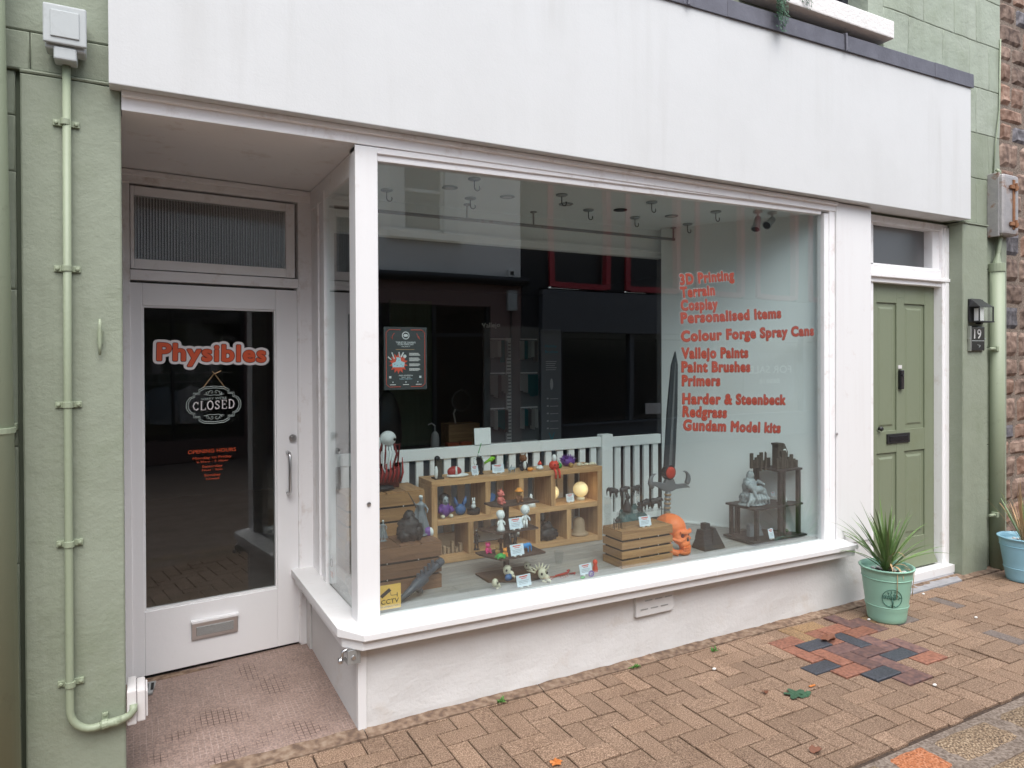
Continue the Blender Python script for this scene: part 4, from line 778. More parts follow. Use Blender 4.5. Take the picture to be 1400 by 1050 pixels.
textmesh('number', '19', 'sash', (4.665, 1.803), .095, .075, 0, -.0495, .012, Hn); bx('plate_line', 'grey_plastic', 4.635, 4.80, -.0492, -.048, 1.747, 1.751, Hn, 0)
MB().tube([(4.71, -.049, 1.72), (4.75, -.049, 1.712), (4.73, -.049, 1.70)], .002, 5).build('plate_scroll', 'grey_plastic', Hn)
for x in (4.612, 4.815): MB().lathe((x, -.042, 1.765), [(.007, -.006), (.007, .006)], 10, 'x').build('plate_screw', 'steel', Hn)
# --- pots
mat('mint', (.27, .49, .38), .4, bump=.04, dirt=(.19, .37, .28), dscale=8, dlo=.62, dhi=.8); mat('sky_blue', (.26, .49, .60), .4); mat('mint_dark', (.06, .16, .12), .6); mat('soil', (.03, .022, .016), 1); mat('pebble', (.7, .69, .66), .7)
mat('leaf', (.09, .165, .05), .42, col2=(.15, .235, .075), vscale=8, rnd=.35); mat('leaf_dry', (.45, .30, .16), .7, rnd=.2); mat('leaf_teal', (.04, .11, .055), .5, rnd=.3); mat('leaf_brown', (.16, .06, .03), .7); mat('leaf_orange', (.5, .17, .04), .6); mat('weed', (.07, .2, .03), .6, rnd=.3)
def pot(name, x, y, rb_, rt_, h, m_, label):
    p = thing(name, label, 'plant pot', (x, y, 0))
    prof = [(rb_*.96, .0), (rb_, .006)]
    for k in range(1, 15):
        t = k/14; r = rb_+(rt_-rb_)*t*.98
        if abs(t-.30) < .02 or abs(t-.82) < .03: r += .0035
        prof.append((r, .006+(h-.02)*t))
    prof += [(rt_+.008, h-.012), (rt_+.011, h-.004), (rt_+.006, h), (rt_-.004, h-.003), (rt_-.007, h-.03), (rt_-.02, h-.06)]
    MB().lathe((x, y, 0), prof, 48).build('pot_body', m_, p, smooth=True)
    for hh, dr in ((h*.30, .004), (h*.80, .004)):
        r = rb_+(rt_-rb_)*(hh/h)+dr*.3
        MB().tube([(x+r*cos(a*pi/24), y+r*sin(a*pi/24), hh) for a in range(49)], .0035, 6, cap=False).build('pot_rib', m_, p, smooth=True)
    MB().lathe((x, y, 0), [(rt_-.022, h-.055), (.01, h-.045)], 24).build('soil', 'soil', p)
    for k in range(34):
        a = random.uniform(0, 2*pi); q = (rt_-.035)*random.uniform(.3, 1)**.5; MB().ball((x+q*cos(a), y+q*sin(a), h-.042), (random.uniform(.008, .017), random.uniform(.008, .014), .009), 8).build('pebble', 'pebble', p, smooth=True)
    return p
p1 = pot('plant_pot', 3.262, -.285, .108, .148, .335, 'mint', 'mint green metal plant pot with a tree emblem beside the green door')
# tree emblem on the side facing the street
vd = Vector((-.853-3.262, -3.004+.285, 0)).normalized(); ea = math.atan2(vd.y, vd.x)+R(14)
def onpot(u, v, d=.002):   # u,v on the wall of the pot
    z = .165+v; r = .108+(.148-.108)*z/.335+d; a = ea+u/r; return (3.262+r*cos(a), -.285+r*sin(a), z)
def draw(pts, r, m_='mint_dark', par=p1, nm='emblem_line'): MB().tube([onpot(*q) for q in pts], r, 6).build(nm, m_, par, smooth=True)
draw([(.056*cos(a*pi/20), .056*sin(a*pi/20)) for a in range(41)], .0022, nm='emblem_ring')
draw([(0, -.055), (.003, -.03), (-.001, -.005)], .005, nm='emblem_trunk')
for s_ in (-1, 1):
    for a0, l_ in ((20, .045), (45, .048), (70, .048), (-5, .04), (33, .03), (58, .032)):
        a = R(a0); draw([(0, -.012), (s_*l_*.45*cos(a), l_*.35*sin(a)), (s_*l_*cos(a+.15), l_*sin(a+.15))], .0016)
    draw([(0, -.04), (s_*.02, -.05), (s_*.034, -.042)], .0016)
for k in range(46):
    a = random.uniform(-.3, pi+.3); q = random.uniform(.2, .05*20)*.05; c = onpot(q*cos(a), abs(q*sin(a))*.98-.004); MB().ball(c, (.0028, .0028, .0038), 6).build('emblem_leaf', 'mint_dark', p1, smooth=True)
def blade(base, d, L_, w_, droop, m_, parent, n=8):
    d = Vector(d).normalized(); side = d.cross(Vector((0, 0, 1)))
    side = side.normalized() if side.length > .01 else Vector((1, 0, 0)); vs = []; fs = []; p = Vector(base)
    for i in range(n+1):
        t = i/n; ww = w_*(1-t**2.2)*(.6+.8*min(t*4, 1))*.5+.0004; up_ = side.cross(d).normalized()
        vs += [tuple(p-side*ww+up_*ww*.35), tuple(p), tuple(p+side*ww+up_*ww*.35)]
        d = (d+Vector((0, 0, -droop*t/n*2))).normalized(); p = p+d*(L_/n)
    for i in range(n): a = i*3; fs += [(a, a+3, a+4, a+1), (a+1, a+4, a+5, a+2)]
    return MB().add(vs, fs).build('leaf', m_, parent, smooth=True)
pl = thing('cordyline', 'spiky green cordyline growing in the mint green pot', 'plant', (3.262, -.285, .29))
rl = random.Random(4)
for k in range(44):
    a = rl.uniform(0, 2*pi); el = R(rl.choice([rl.uniform(60, 88), rl.uniform(50, 80), rl.uniform(25, 55)])); blade((3.262+.012*cos(a), -.285+.012*sin(a), .285+rl.uniform(0, .05)), (cos(a)*cos(el), sin(a)*cos(el), sin(el)), rl.uniform(.28, .42), rl.uniform(.012, .018), rl.uniform(.2, 1.0), 'leaf', pl)
for a, el, L_ in ((200, 38, .47), (150, 46, .42), (-15, 22, .46), (8, 30, .40), (170, 60, .46), (110, 72, .45), (60, 80, .47), (215, 50, .5), (20, 60, .38)):
    a, el = R(a), R(el); blade((3.262, -.285, .30), (cos(a)*cos(el), sin(a)*cos(el), sin(el)), L_, .014, .35, 'leaf', pl)
for a, el, L_ in ((230, 55, .16), (250, 40, .2), (300, 45, .18), (265, 75, .22)): a, el = R(a), R(el); blade((3.262, -.285, .30), (cos(a)*cos(el), sin(a)*cos(el), sin(el)), L_, .012, 3.0, 'leaf_dry', pl)
for a in (236, 290): a = R(a); MB().tube([(3.262+.1*cos(a), -.285+.1*sin(a), .335), (3.262+.152*cos(a), -.285+.152*sin(a), .32), (3.262+.142*cos(a), -.285+.142*sin(a), .17)], .0022, 5).build('root', 'leaf_dry', pl, smooth=True)
p2 = pot('plant_pot', 4.84, -.29, .10, .148, .32, 'sky_blue', 'light blue plant pot cut off by the right edge of the photo')
pl2 = thing('grass_plant', 'thin dry-tipped plant growing in the light blue pot', 'plant', (4.84, -.29, .28))
for k in range(26): a = rl.uniform(0, 2*pi); el = R(rl.uniform(50, 85)); blade((4.85, -.29, .27), (cos(a)*cos(el), sin(a)*cos(el), sin(el)), rl.uniform(.3, .5), .009, rl.uniform(.2, .8), rl.choice(['leaf', 'leaf_dry']), pl2)
for L_, el in ((.5, 72), (.46, 66), (.52, 78)): blade((4.83, -.30, .27), (cos(R(195))*cos(R(el)), sin(R(195))*cos(R(el)), sin(R(el))), L_, .008, .2, 'leaf_dry', pl2)
# trailing plant over the upper sill
tp = thing('trailing_plant', 'green trailing plant hanging over the white upstairs window sill', 'plant', (2.55, -.12, 3.8))
rt_ = random.Random(6)
for (x, zb, n) in ((2.52, 3.56, 5), (2.50, 3.62, 4), (2.55, 3.60, 4), (2.48, 3.68, 3), (2.76, 3.74, 2), (2.73, 3.78, 2)):
    for s_ in range(n):
        xx = x+rt_.uniform(-.03, .03); yy = -.125+rt_.uniform(-.02, .02); MB().tube([(xx, -.05, 3.87), (xx, yy, 3.86), (xx+.01, yy, zb)], .0012, 4).build('stem', 'leaf_teal', tp)
        z = 3.86
        while z > zb:
            z -= .016; a = rt_.uniform(0, 6.28); c = Vector((xx+.012*cos(a), yy+.012*sin(a), z)); q = .008
            MB().add([tuple(c+Vector((-q, 0, 0))), tuple(c+Vector((0, -.004, -q))), tuple(c+Vector((q, 0, -.002))), tuple(c+Vector((0, .004, q)))], [(0, 1, 2, 3)]).build('leaf', 'leaf_teal', tp)
# --- litter and weeds
def fallen(x, y, s, m_, label, n=5, curl=.3):
    vs = [(x, y, .006)]; rn = random.Random(int(x*100)); k = n*4
    for i in range(k):
        a = 2*pi*i/k; r = s*(.55+.45*abs(cos(a*n/2)))*rn.uniform(.85, 1.1); vs.append((x+r*cos(a), y+r*sin(a)*.8, .004+curl*s*rn.uniform(0, 1)))
    o = MB().add(vs, [(0, 1+i, 1+(i+1) % k) for i in range(k)]).build('leaf', m_); return tag(o, label, 'leaf')
fallen(1.935, -.695, .062, 'leaf_teal', 'dark green lobed leaf lying on the bricks below the dark brick patch', 5, .16); fallen(1.985, -.715, .04, 'leaf_teal', 'small green leaf touching the larger green one', 3, .2)
fallen(2.635, -.344, .055, 'leaf_brown', 'curled brown leaf lying on a dark brick of the patch', 4, .6); fallen(.624, -.628, .03, 'leaf_orange', 'bright orange leaf at the bottom edge of the photo', 5, .4); fallen(1.60, -1.08, .035, 'leaf_brown', 'twisted dark red leaf near the granite setts', 3, .8)
fallen(1.83, -.61, .022, 'leaf_brown', 'small purple-brown leaf scrap left of the green leaf', 3, .4); tag(MB().box(2.065, 2.105, -.68, -.668, .003, .007).build('twig', 'leaf_orange', None, .002), 'small yellow leaf stalk right of the green leaf', 'twig')
for i, (x, y, lb_) in enumerate(((.66, -.075, 'small grass weed in the joint at the left foot of the wall'), (1.455, -.085, 'bright green weed in the joint below the air brick'), (1.97, -.13, 'little weed between the bricks right of the air brick'))):
    wd = thing('weed', lb_, 'weed', (x, y, 0)); rn = random.Random(i)
    for k in range(22): a = rn.uniform(0, 6.28); el = R(rn.uniform(15, 75)); blade((x+rn.uniform(-.02, .02), y+rn.uniform(-.008, .008), .003), (cos(a)*cos(el), sin(a)*cos(el), sin(el)), rn.uniform(.012, .03), .005, 1, 'weed', wd, 3)
for i, (x, y) in enumerate(((1.80, -.30), (3.14, -.25), (4.2, -.62), (2.62, -.96), (3.75, -.55), (3.9, -.13))):
    tag(MB().ball((x, y, .005), (.012, .009, .006), 8, fn=lambda d: 1+.2*noise.noise(d*3+Vector((i, 0, 0)))).build('pebble', 'pebble', None, smooth=True),
        ['white pebble left of the coloured brick patch', 'white pebble at the foot of the mint pot', 'white pebble far out on the bricks towards the blue pot', 'white pebble below the last slate brick', 'white pebble on the bricks below the green door', 'white pebble beside the door slab'][i], 'pebble')
# ================================================================ WINDOW LETTERING
mat('vinyl_red', (.62, .095, .055), .5); mat('vinyl_dark', (.06, .01, .008), .5); mat('vinyl_deep', (.22, .015, .012), .5); mat('vinyl_halo', (.62, .50, .48), .5); mat('vinyl_orange', (.62, .09, .03), .5); mat('vinyl_white', (.72, .68, .69), .5); mat('vinyl_pale', (.40, .46, .44), .5)
T_ = [('3D Printing', (1.887, 2.075), (2.312, 2.127), "orange-red '3D Printing' lettering, top line on the big window"), ('Terrain', (1.891, 2.003), (2.156, 2.03), "orange-red 'Terrain' lettering on the window"),
      ('Cosplay', (1.894, 1.93), (2.179, 1.948), "orange-red 'Cosplay' lettering on the window"), ('Personalised Items', (1.893, 1.857), (2.716, 1.909), "orange-red 'Personalised Items' lettering on the window"),
      ('Colour Forge Spray Cans', (1.895, 1.753), (3.02, 1.804), "longest orange-red line, ending in 'Spray Cans'"), ('Vallejo Paints', (1.899, 1.657), (2.429, 1.661), "orange-red line ending in 'Paints', just above 'Paint Brushes'"),
      ('Paint Brushes', (1.898, 1.579), (2.447, 1.575), "orange-red 'Paint Brushes' lettering on the window"), ('Primers', (1.901, 1.5), (2.199, 1.495), "orange-red 'Primers' lettering on the window"),
      ('Harder & Steenbeck', (1.904, 1.397), (2.755, 1.364), 'orange-red line with an ampersand on the window'), ('Redgrass', (1.906, 1.324), (2.252, 1.303), 'short orange-red line, second from the bottom'),
      ('Gundam Model kits', (1.91, 1.247), (2.711, 1.189), "bottom orange-red line, ending in 'Model kits'")]
for s_, a, b_, lb_ in T_:
    d = math.hypot(b_[0]-a[0], b_[1]-a[1]); an = math.atan2(b_[1]-a[1], b_[0]-a[0]); t_ = thing('window_lettering', lb_, 'lettering', (a[0], .052, a[1]), 'lines of lettering on the big window')
    kw = dict(ref=.055, space=1.13)
    textmesh('letters', s_, 'vinyl_red', a, d, .069, an, .0500, .032, t_, **kw); textmesh('letter_edge', s_, 'vinyl_deep', a, d, .069, an, .0508, .060, t_, **kw); textmesh('letter_halo', s_, 'vinyl_halo', a, d, .069, an, .0516, .105, t_, **kw)
def ondoor(x, y, z): return MD @ Vector((x*dk, y, z))
XD = Vector((cos(th), sin(th), 0))
def dtext(nm, s_, m_, xc, zc, w_, h, d, off, par, ang=0, res=3, **kw):
    p = ondoor(xc, d, zc); return textmesh(nm, s_, m_, (p.x, p.z), w_, h, ang, p.y, off, par, 'C', xdir=XD, res=res, **kw)
def dprism(nm, m_, poly, d0, d1, par): return MB().prism([(x*dk, z) for x, z in poly], d0, d1, MD).build(nm, m_, par)
ph = thing('shop_sign', 'shop name sticker in bubbly orange letters with a white edge across the door glass', 'sign', ondoor(-.48, .02, 1.67))
for nm_, m_, d_, of_ in (('letters', 'vinyl_orange', .0255, .040), ('letter_edge', 'vinyl_dark', .0268, .062), ('letter_halo', 'vinyl_white', .0281, .17)):
    dtext(nm_, 'Physibles', m_, -.480, 1.668, .545, .106, d_, of_, ph, R(-1.2), 4, ref=.07, space=1.10)
# closed sign: outline, scrolls, serif word
cs = thing('closed_sign', "pale cut-out sign reading 'SORRY WE'RE CLOSED' on the door glass", 'sign', ondoor(-.478, .02, 1.39))
CX_, CZ_ = -.480, 1.392
def half(): return [(0, .098), (.05, .094), (.074, .080), (.074, .064), (.100, .064), (.100, .046), (.118, .040), (.131, .02), (.134, 0)]
def outline(k, cx=CX_, cz=CZ_):
    h = half(); q = [(x*k, z*(k if k == 1 else (1-(1-k)*1.35))) for x, z in h]; ring = q+[(x, -z) for x, z in reversed(q[:-1])]+[(-x, -z) for x, z in q[1:]]+[(-x, z) for x, z in reversed(q[1:-1])]
    return [ondoor(cx+x, .027, cz+z) for x, z in ring]
for k, r in ((1, .0022), (.93, .0022)): o = outline(k); MB().tube(o+[o[0]], r, 6, cap=False).build('sign_border', 'vinyl_pale', cs)
for sg in (-1, 1):
    for s_ in (-1, 1):
        def sp(x0, z0, r0, turns, ph0): return [ondoor(CX_+s_*(x0+r0*(1-t/14)*cos(ph0+t/14*turns*2*pi)), .027, CZ_+sg*(z0+r0*(1-t/14)*sin(ph0+t/14*turns*2*pi))) for t in range(14)]
        MB().tube(sp(.012, .066, .012, 1.1, 0), .0017, 5).build('scroll', 'vinyl_pale', cs); MB().tube(sp(.035, .063, .010, 1.1, 2), .0017, 5).build('scroll', 'vinyl_pale', cs); MB().tube([ondoor(CX_+s_*a_, .027, CZ_+sg*b_) for a_, b_ in ((.0, .052), (.02, .050), (.05, .056))], .0016, 5).build('scroll', 'vinyl_pale', cs)
dtext('sign_text', "SORRY WE'RE", 'vinyl_pale', CX_, CZ_+.034, .125, .012, .027, .008, cs, R(2))
G5 = {'C': [[(.85, .75), (.62, .97), (.3, .88), (.1, .5), (.3, .12), (.62, .03), (.88, .22)], [(.85, .98), (.85, .7)]], 'L': [[(.25, 0), (.25, 1)], [(.1, 1), (.42, 1)], [(.1, 0), (.85, 0)], [(.85, 0), (.85, .25)]],
      'O': [[(.5+.42*cos(a*pi/8), .5+.5*sin(a*pi/8)) for a in range(17)]], 'S': [[(.78, .8), (.6, .97), (.33, .93), (.22, .74), (.38, .57), (.65, .44), (.78, .26), (.62, .05), (.35, .04), (.18, .2)], [(.79, .98), (.79, .72)], [(.17, .0), (.17, .28)]],
      'E': [[(.2, 0), (.2, 1)], [(.06, 1), (.82, 1)], [(.06, 0), (.85, 0)], [(.2, .52), (.6, .52)], [(.82, 1), (.82, .78)], [(.85, 0), (.85, .24)], [(.6, .62), (.6, .42)]], 'D': [[(.2, 0), (.2, 1)], [(.06, 1), (.5, 1), (.8, .85), (.92, .5), (.8, .15), (.5, 0), (.06, 0)]]}
for i, ch_ in enumerate('CLOSED'):
    mb = MB()
    for st_ in G5[ch_]:
        thick = .0034 if (st_[0][0] == st_[-1][0] and len(st_) == 2 and abs(st_[0][1]-st_[1][1]) > .9) or len(st_) > 4 else .0018
        mb.tube([ondoor(CX_-.104+i*.0348+x*.0315, .0268, CZ_-.026+z*.044+i*.0012) for x, z in st_], thick, 6)
    mb.build('letter', 'vinyl_white', cs)
MB().tube([ondoor(CX_-.055, .028, CZ_+.088), ondoor(CX_+.002, .028, CZ_+.165), ondoor(CX_+.058, .028, CZ_+.085)], .0022, 6).build('string', 'leaf_dry', cs); MB().tube([ondoor(CX_-.008, .026, CZ_+.175), ondoor(CX_+.004, .024, CZ_+.163), ondoor(CX_+.035, .026, CZ_+.178)], .0028, 6).build('string_bow', 'leaf_dry', cs)
hs_ = thing('opening_hours', "small orange 'OPENING HOURS' lettering low on the door glass", 'lettering', ondoor(-.49, .02, 1.08))
for s_, z, w_, h in (('OPENING HOURS', 1.152, .235, .020), ('Monday to Friday', 1.118, .19, .013), ('9.30am - 5.30pm', 1.097, .155, .010), ('Saturday', 1.072, .10, .013), ('10am - 5pm', 1.053, .10, .010), ('Sunday', 1.026, .08, .013), ('Closed', 1.006, .064, .010)):
    dtext('hours_line', s_, 'vinyl_orange', -.49, z, w_, h, .0268, .0, hs_, 0, 3)
# cctv sticker
mat('yellow', (.72, .44, .09), .5)
cc = thing('cctv_sticker', 'yellow CCTV warning sticker in the bottom left corner of the window', 'sticker', (.16, .05, .54)); bx('sticker', 'yellow', .111, .216, .0525, .0535, .492, .603, cc, 0)
textmesh('sticker_text', 'CCTV', 'black', (.122, .528), .084, .022, 0, .0515, .01, cc); textmesh('sticker_text', 'IN OPERATION', 'black', (.120, .505), .088, .008, 0, .0515, .0, cc)
MB().prism([(.122, .562), (.160, .588), (.170, .575), (.132, .549)], .0512, .0522).prism([(.118, .556), (.122, .562), (.132, .549), (.128, .545)], .0512, .0522).build('camera_picture', 'black', cc); MB().tube([(.163, .0517, .57), (.170, .0517, .553), (.198, .0517, .553)], .0012, 5).tube([(.198, .0517, .562), (.198, .0517, .544)], .0018, 5).build('camera_arm', 'black', cc)
s2 = thing('side_sticker', 'small white sticker with a round symbol low on the side glass', 'sticker', (.037, .60, .6)); MB().box(.0375, .0385, .575, .635, .50, .62).build('sticker', 'vinyl_white', s2); MB().tube([(.0372, .605+.02*cos(a*pi/8), .58+.02*sin(a*pi/8)) for a in range(17)], .002, 5, cap=False).build('symbol', 'vinyl_dark', s2); MB().box(.0368, .0374, .582, .628, .507, .535).build('red_band', 'vinyl_red', s2)
# poster
mat('poster_dark', (.045, .05, .052), .6); mat('print_white', (.6, .62, .62), .6); mat('print_blue', (.42, .58, .64), .6)
PO = thing('poster', 'dark poster with a red border and dice picture hung inside the big window', 'poster', (.247, .06, 1.63)); px0, px1, pz0, pz1 = .144, .351, 1.487, 1.774; bx('poster_sheet', 'poster_dark', px0, px1, .0575, .0590, pz0, pz1, PO, 0)
def pp(u, v): return (px0+u*(px1-px0), .0568, pz0+v*(pz1-pz0))
def pline(pts, m_, r=.0014, nm='border_line'): MB().tube([pp(*q) for q in pts], r, 5).build(nm, m_, PO)
pline([(.38, .955), (.12, .955), (.05, .91), (.05, .09), (.12, .045), (.38, .045)], 'vinyl_red'); pline([(.62, .955), (.88, .955), (.95, .91), (.95, .09), (.88, .045), (.62, .045)], 'vinyl_red')
for u in (.2, .8): pline([(u-.04, .84), (u, .80), (u-.005, .86), (u+.04, .90)] if u < .5 else [(u+.04, .80), (u, .86), (u, .82), (u-.04, .90)], 'vinyl_red', .001, 'bolt_mark')
c = pp(.5, .865); MB().lathe(c, [(.018, 0), (.018, -.0006)], 24, 'y').build('badge', 'print_white', PO); MB().lathe((c[0], c[1]-.0004, c[2]), [(.014, 0), (.014, -.0006)], 20, 'y').build('badge_inner', 'black', PO); MB().ball((c[0], c[1]-.001, c[2]), (.011, .0006, .007), 10).build('badge_mark', 'print_white', PO)
for s_, v, w_, h, m_ in (('TABLETOP GAMING', .755, .46, .0085, 'print_white'), ('CLUB OPEN DAY', .725, .38, .0085, 'print_white'), ('26 JULY', .69, .2, .006, 'print_white'), ('FREE ADMISSION', .225, .32, .0065, 'print_white'), ('10AM - 5PM', .195, .2, .005, 'print_white'), ('FAMILY FRIENDLY', .170, .3, .005, 'print_blue')):
    p = pp(.5, v); textmesh('poster_text', s_, m_, (p[0], p[2]), w_*(px1-px0), h, 0, .0566, .02, PO, 'C', res=2)
for k, v in enumerate((.58, .565, .55, .505, .49, .475, .46, .41, .395, .38, .335, .32, .305)): p = pp(.58, v); q = pp(.58+.22+.02*(k % 3), v); bx('print_line', 'pale_dim', p[0], q[0], .0564, .0568, p[2]-.0012, p[2]+.0012, PO, 0)
p = pp(.27, .64); bx('print_line', 'leaf_dry', p[0], pp(.7, .64)[0], .0564, .0568, p[2]-.001, p[2]+.001, PO, 0)
cx_, cz_ = pp(.33, .42)[0], pp(.33, .42)[2]
star = [(cx_+(.045 if i % 2 else .030)*cos(i*pi/14), cz_+(.048 if i % 2 else .032)*sin(i*pi/14)) for i in range(28)]; MB().prism(star, .0566, .0570).build('burst', 'vinyl_red', PO)
MB().prism([(cx_-.028, cz_-.018), (cx_+.026, cz_-.018), (cx_+.03, cz_+.004), (cx_+.012, cz_+.010), (cx_+.010, cz_+.026), (cx_-.010, cz_+.028), (cx_-.012, cz_+.008), (cx_-.03, cz_)], .0562, .0566).build('dice_picture', 'print_blue', PO)
for dx, dz in ((-.01, .02), (.002, .014), (-.018, -.004), (-.006, -.01), (.012, -.004), (.02, -.012)): MB().lathe((cx_+dx, .0562, cz_+dz), [(.002, 0), (.002, -.0005)], 8, 'y').build('dice_spot', 'poster_dark', PO)
for a, b_ in (((-.02, .02), (-.032, .05)), ((.006, .03), (.002, .052)), ((.012, .028), (.024, .050)), ((-.034, .016), (-.05, .03))): MB().tube([(cx_+a[0], .0562, cz_+a[1]), (cx_+b_[0], .0562, cz_+b_[1])], .003, 6).build('game_piece', 'print_white', PO)
MB().lathe((cx_+.030, .0562, cz_+.032), [(.008, 0), (.008, -.0006)], 14, 'y').build('coin_picture', 'print_white', PO)
for u, v, s in ((.14, .2, .010), (.84, .2, .010), (.2, .12, .005), (.5, .12, .005), (.78, .12, .005)): p = pp(u, v); bx('print_spot', 'print_white', p[0]-s/2, p[0]+s/2, .0564, .0568, p[2]-s/2, p[2]+s/2, PO, 0)
for u in (.2, .5, .8): p = pp(u, .08); bx('print_line', 'pale_dim', p[0]-.014, p[0]+.014, .0564, .0568, p[2]-.0015, p[2]+.0015, PO, 0)
# ================================================================ THINGS IN THE WINDOW
def M_(n, c, r=.5, **k):
    k.setdefault('bump', .22); k.setdefault('bscale', 75); mat(n, c, r, **k)
M_('print_black', (.018, .018, .02), .55, bump=.3, bscale=90); M_('print_grey', (.20, .23, .25), .55, bump=.2, bscale=80); M_('statue_grey', (.33, .38, .40), .6, bump=.3, bscale=60, dirt=(.16, .19, .2), dscale=25, dlo=.45, dhi=.7)
M_('bone', (.66, .62, .47), .6, bump=.15, bscale=60); M_('red_paint', (.36, .03, .025), .5, bump=.2, bscale=70); M_('dark_red', (.16, .02, .018), .6, bump=.4, bscale=60); M_('skull_orange', (.90, .21, .05), .5, bump=.25, bscale=45, bump2=.2, b2scale=20)
M_('fig_white', (.74, .77, .76), .5); M_('fig_pink', (.75, .05, .22), .5); M_('fig_coral', (.62, .16, .13), .5); M_('fig_green', (.03, .35, .06), .5); M_('fig_orange', (.75, .28, .04), .5); M_('fig_blue', (.02, .25, .6), .5); M_('fig_navy', (.04, .12, .28), .5)
M_('fig_purple', (.13, .04, .26), .5); M_('fig_brown', (.18, .07, .025), .6); M_('fig_gold', (.36, .22, .07), .5); M_('fig_red', (.7, .06, .03), .5); M_('fig_dark', (.025, .022, .025), .5); M_('fig_teal', (.05, .12, .12), .6, bump=.5, bscale=40); M_('fig_beige', (.36, .25, .15), .7)
M_('fig_lime', (.25, .6, .03), .5); M_('blade', (.10, .11, .12), .35, metal=.5, bump=.1); M_('sword_grey', (.22, .23, .24), .5, metal=.3, bump=.2, bscale=60); M_('castle', (.075, .06, .045), .8, bump=.5, bscale=60, dirt=(.13, .105, .07), dscale=30); M_('gun_blue', (.05, .065, .085), .45, bump=.1); M_('eye', (.02, .02, .02), .3); M_('clay', (.33, .235, .15), .7)
M_('globe', (.9, .75, .45), .5, emit=(1.0, .72, .33), estr=.22); M_('card', (.66, .75, .82), .5)
# --- crates
def crate(x0, x1, y0, y1, z0, z1, n, m_, label, topgap='y', solid=False):
    c = thing('crate', label, 'crate', ((x0+x1)/2, y0, z0)); h = (z1-z0-.012*(n-1))/n; md = m_+'_deep'
    for i in range(n):
        a = z0+i*(h+.012)
        for q in ((x0, x1, y0, y0+.009), (x0, x1, y1-.009, y1)): bx('slat', m_, *q, a, a+h, c, .0015)
        for q in ((x0, x0+.009, y0+.0095, y1-.0095), (x1-.009, x1, y0+.0095, y1-.0095)): bx('slat', md, *q, a, a+h, c, .0015)
    if topgap == 'y':
        k = 4; w_ = (x1-x0)/k
        for i in range(k): bx('top_slat', md, x0+i*w_+.003, x0+(i+1)*w_-.003, y0, y1, z1+.0005, z1+.009, c, .0015)
    else:
        k = 3; w_ = (y1-y0)/k
        for i in range(k): bx('top_slat', m_, x0, x1, y0+i*w_+.002, y0+(i+1)*w_-.002, z1+.0005, z1+.009, c, .0015)
    bx('crate_inside', 'gap', x0+.012, x1-.012, y0+.012, y1-.012, z0+.004, z1-.004, c, 0)
    for i in range(n-1):
        zz = z0+(i+1)*(h+.012)-.010
        for x in (x0+.35*(x1-x0), x0+.72*(x1-x0)): MB().ball((x, y0+.004, zz+.006), .004, 6).build('staple', 'steel', c)
    return c
crate(.10, .55, .37, .585, .44, .676, 3, 'crate_brown', 'dark brown slatted crate nearest the window corner, standing lowest'); crate(.12, .555, .62, .88, .44, .90, 6, 'crate_tan', 'tall orange-brown slatted crate behind the dark one by the corner post')
crate(1.56, 1.93, .165, .35, .44, .640, 4, 'crate_tan', 'tan slatted crate in front of the fence carrying a clear riser with animal figures', 'x')
# --- cube shelves
S = thing('cube_shelf', 'long oak cube shelf with two rows of open compartments before the fence', 'shelf', (1.2, .74, .44)); ya, yb = .74, .95
bx('shelf_board', 'oak', .644, 1.838, ya, yb, .893, .925, S, .002); bx('shelf_board', 'oak', .680, 1.801, ya+.001, yb, .666, .70, S, .002); bx('shelf_board', 'oak', .680, 1.801, ya, yb, .443, .478, S, .002)
bx('end_panel', 'oak_up', .644, .6795, ya, yb, .441, .8925, S, .002); bx('end_panel', 'oak_up', 1.8015, 1.838, ya, yb, .441, .8925, S, .002)
for x in (.989, 1.218, 1.447): bx('divider', 'oak_up', x, x+.034, ya+.002, yb, .7005, .8925, S, .002)
for x in (.876, 1.334, 1.565): bx('divider', 'oak_up', x, x+.034, ya+.002, yb, .4785, .6655, S, .002)
# --- tiered stand
TS = thing('tier_stand', 'dark brown four tier display stand holding small toys and skulls', 'display stand', (.95, .39, .44))
for z, q in ((.445, [(.79, .47), (.79, .31), (.98, .215), (1.12, .24), (1.12, .46)]), (.562, [(.79, .47), (.79, .42), (.845, .265), (1.13, .285), (1.13, .46)]), (.695, [(.80, .46), (.80, .40), (.86, .30), (1.10, .31), (1.10, .46)]), (.83, [(.84, .46), (.84, .38), (.88, .33), (1.13, .35), (1.13, .46)])):
    MB().plate(q, z-.004, z+.006).build('tier', 'walnut', TS, .0015)
bx('pole', 'walnut', .94, .965, .40, .425, .44, .835, TS, .002)
# --- black three-level table
TB = thing('step_table', 'black wooden stepped display table at the right end of the window', 'display table', (2.8, .2, .44))
MB().plate([(2.60, .155), (3.045, .155), (3.045, .20), (2.90, .41), (2.60, .41)], .655, .668).build('table_board', 'charcoal_wood', TB, .002)
MB().plate([(2.57, .135), (3.06, .135), (3.06, .17), (2.89, .40), (2.57, .40)], .452, .464).build('table_board', 'charcoal_wood', TB, .002)
MB().plate([(2.815, .16), (3.045, .16), (3.045, .20), (2.915, .39), (2.815, .39)], .885, .898).build('table_board', 'charcoal_wood', TB, .002)
for q in ((2.618, 2.642, .16, .184, .44, .655), (2.66, 2.685, .36, .39, .44, .655), (2.604, 2.626, .36, .382, .44, .655), (2.838, 2.862, .165, .189, .44, .885), (2.872, 2.89, .165, .195, .44, .885), (3.01, 3.034, .165, .189, .44, .885), (2.83, 2.86, .355, .385, .668, .885)): bx('table_leg', 'charcoal_wood', *q, TB, .002)
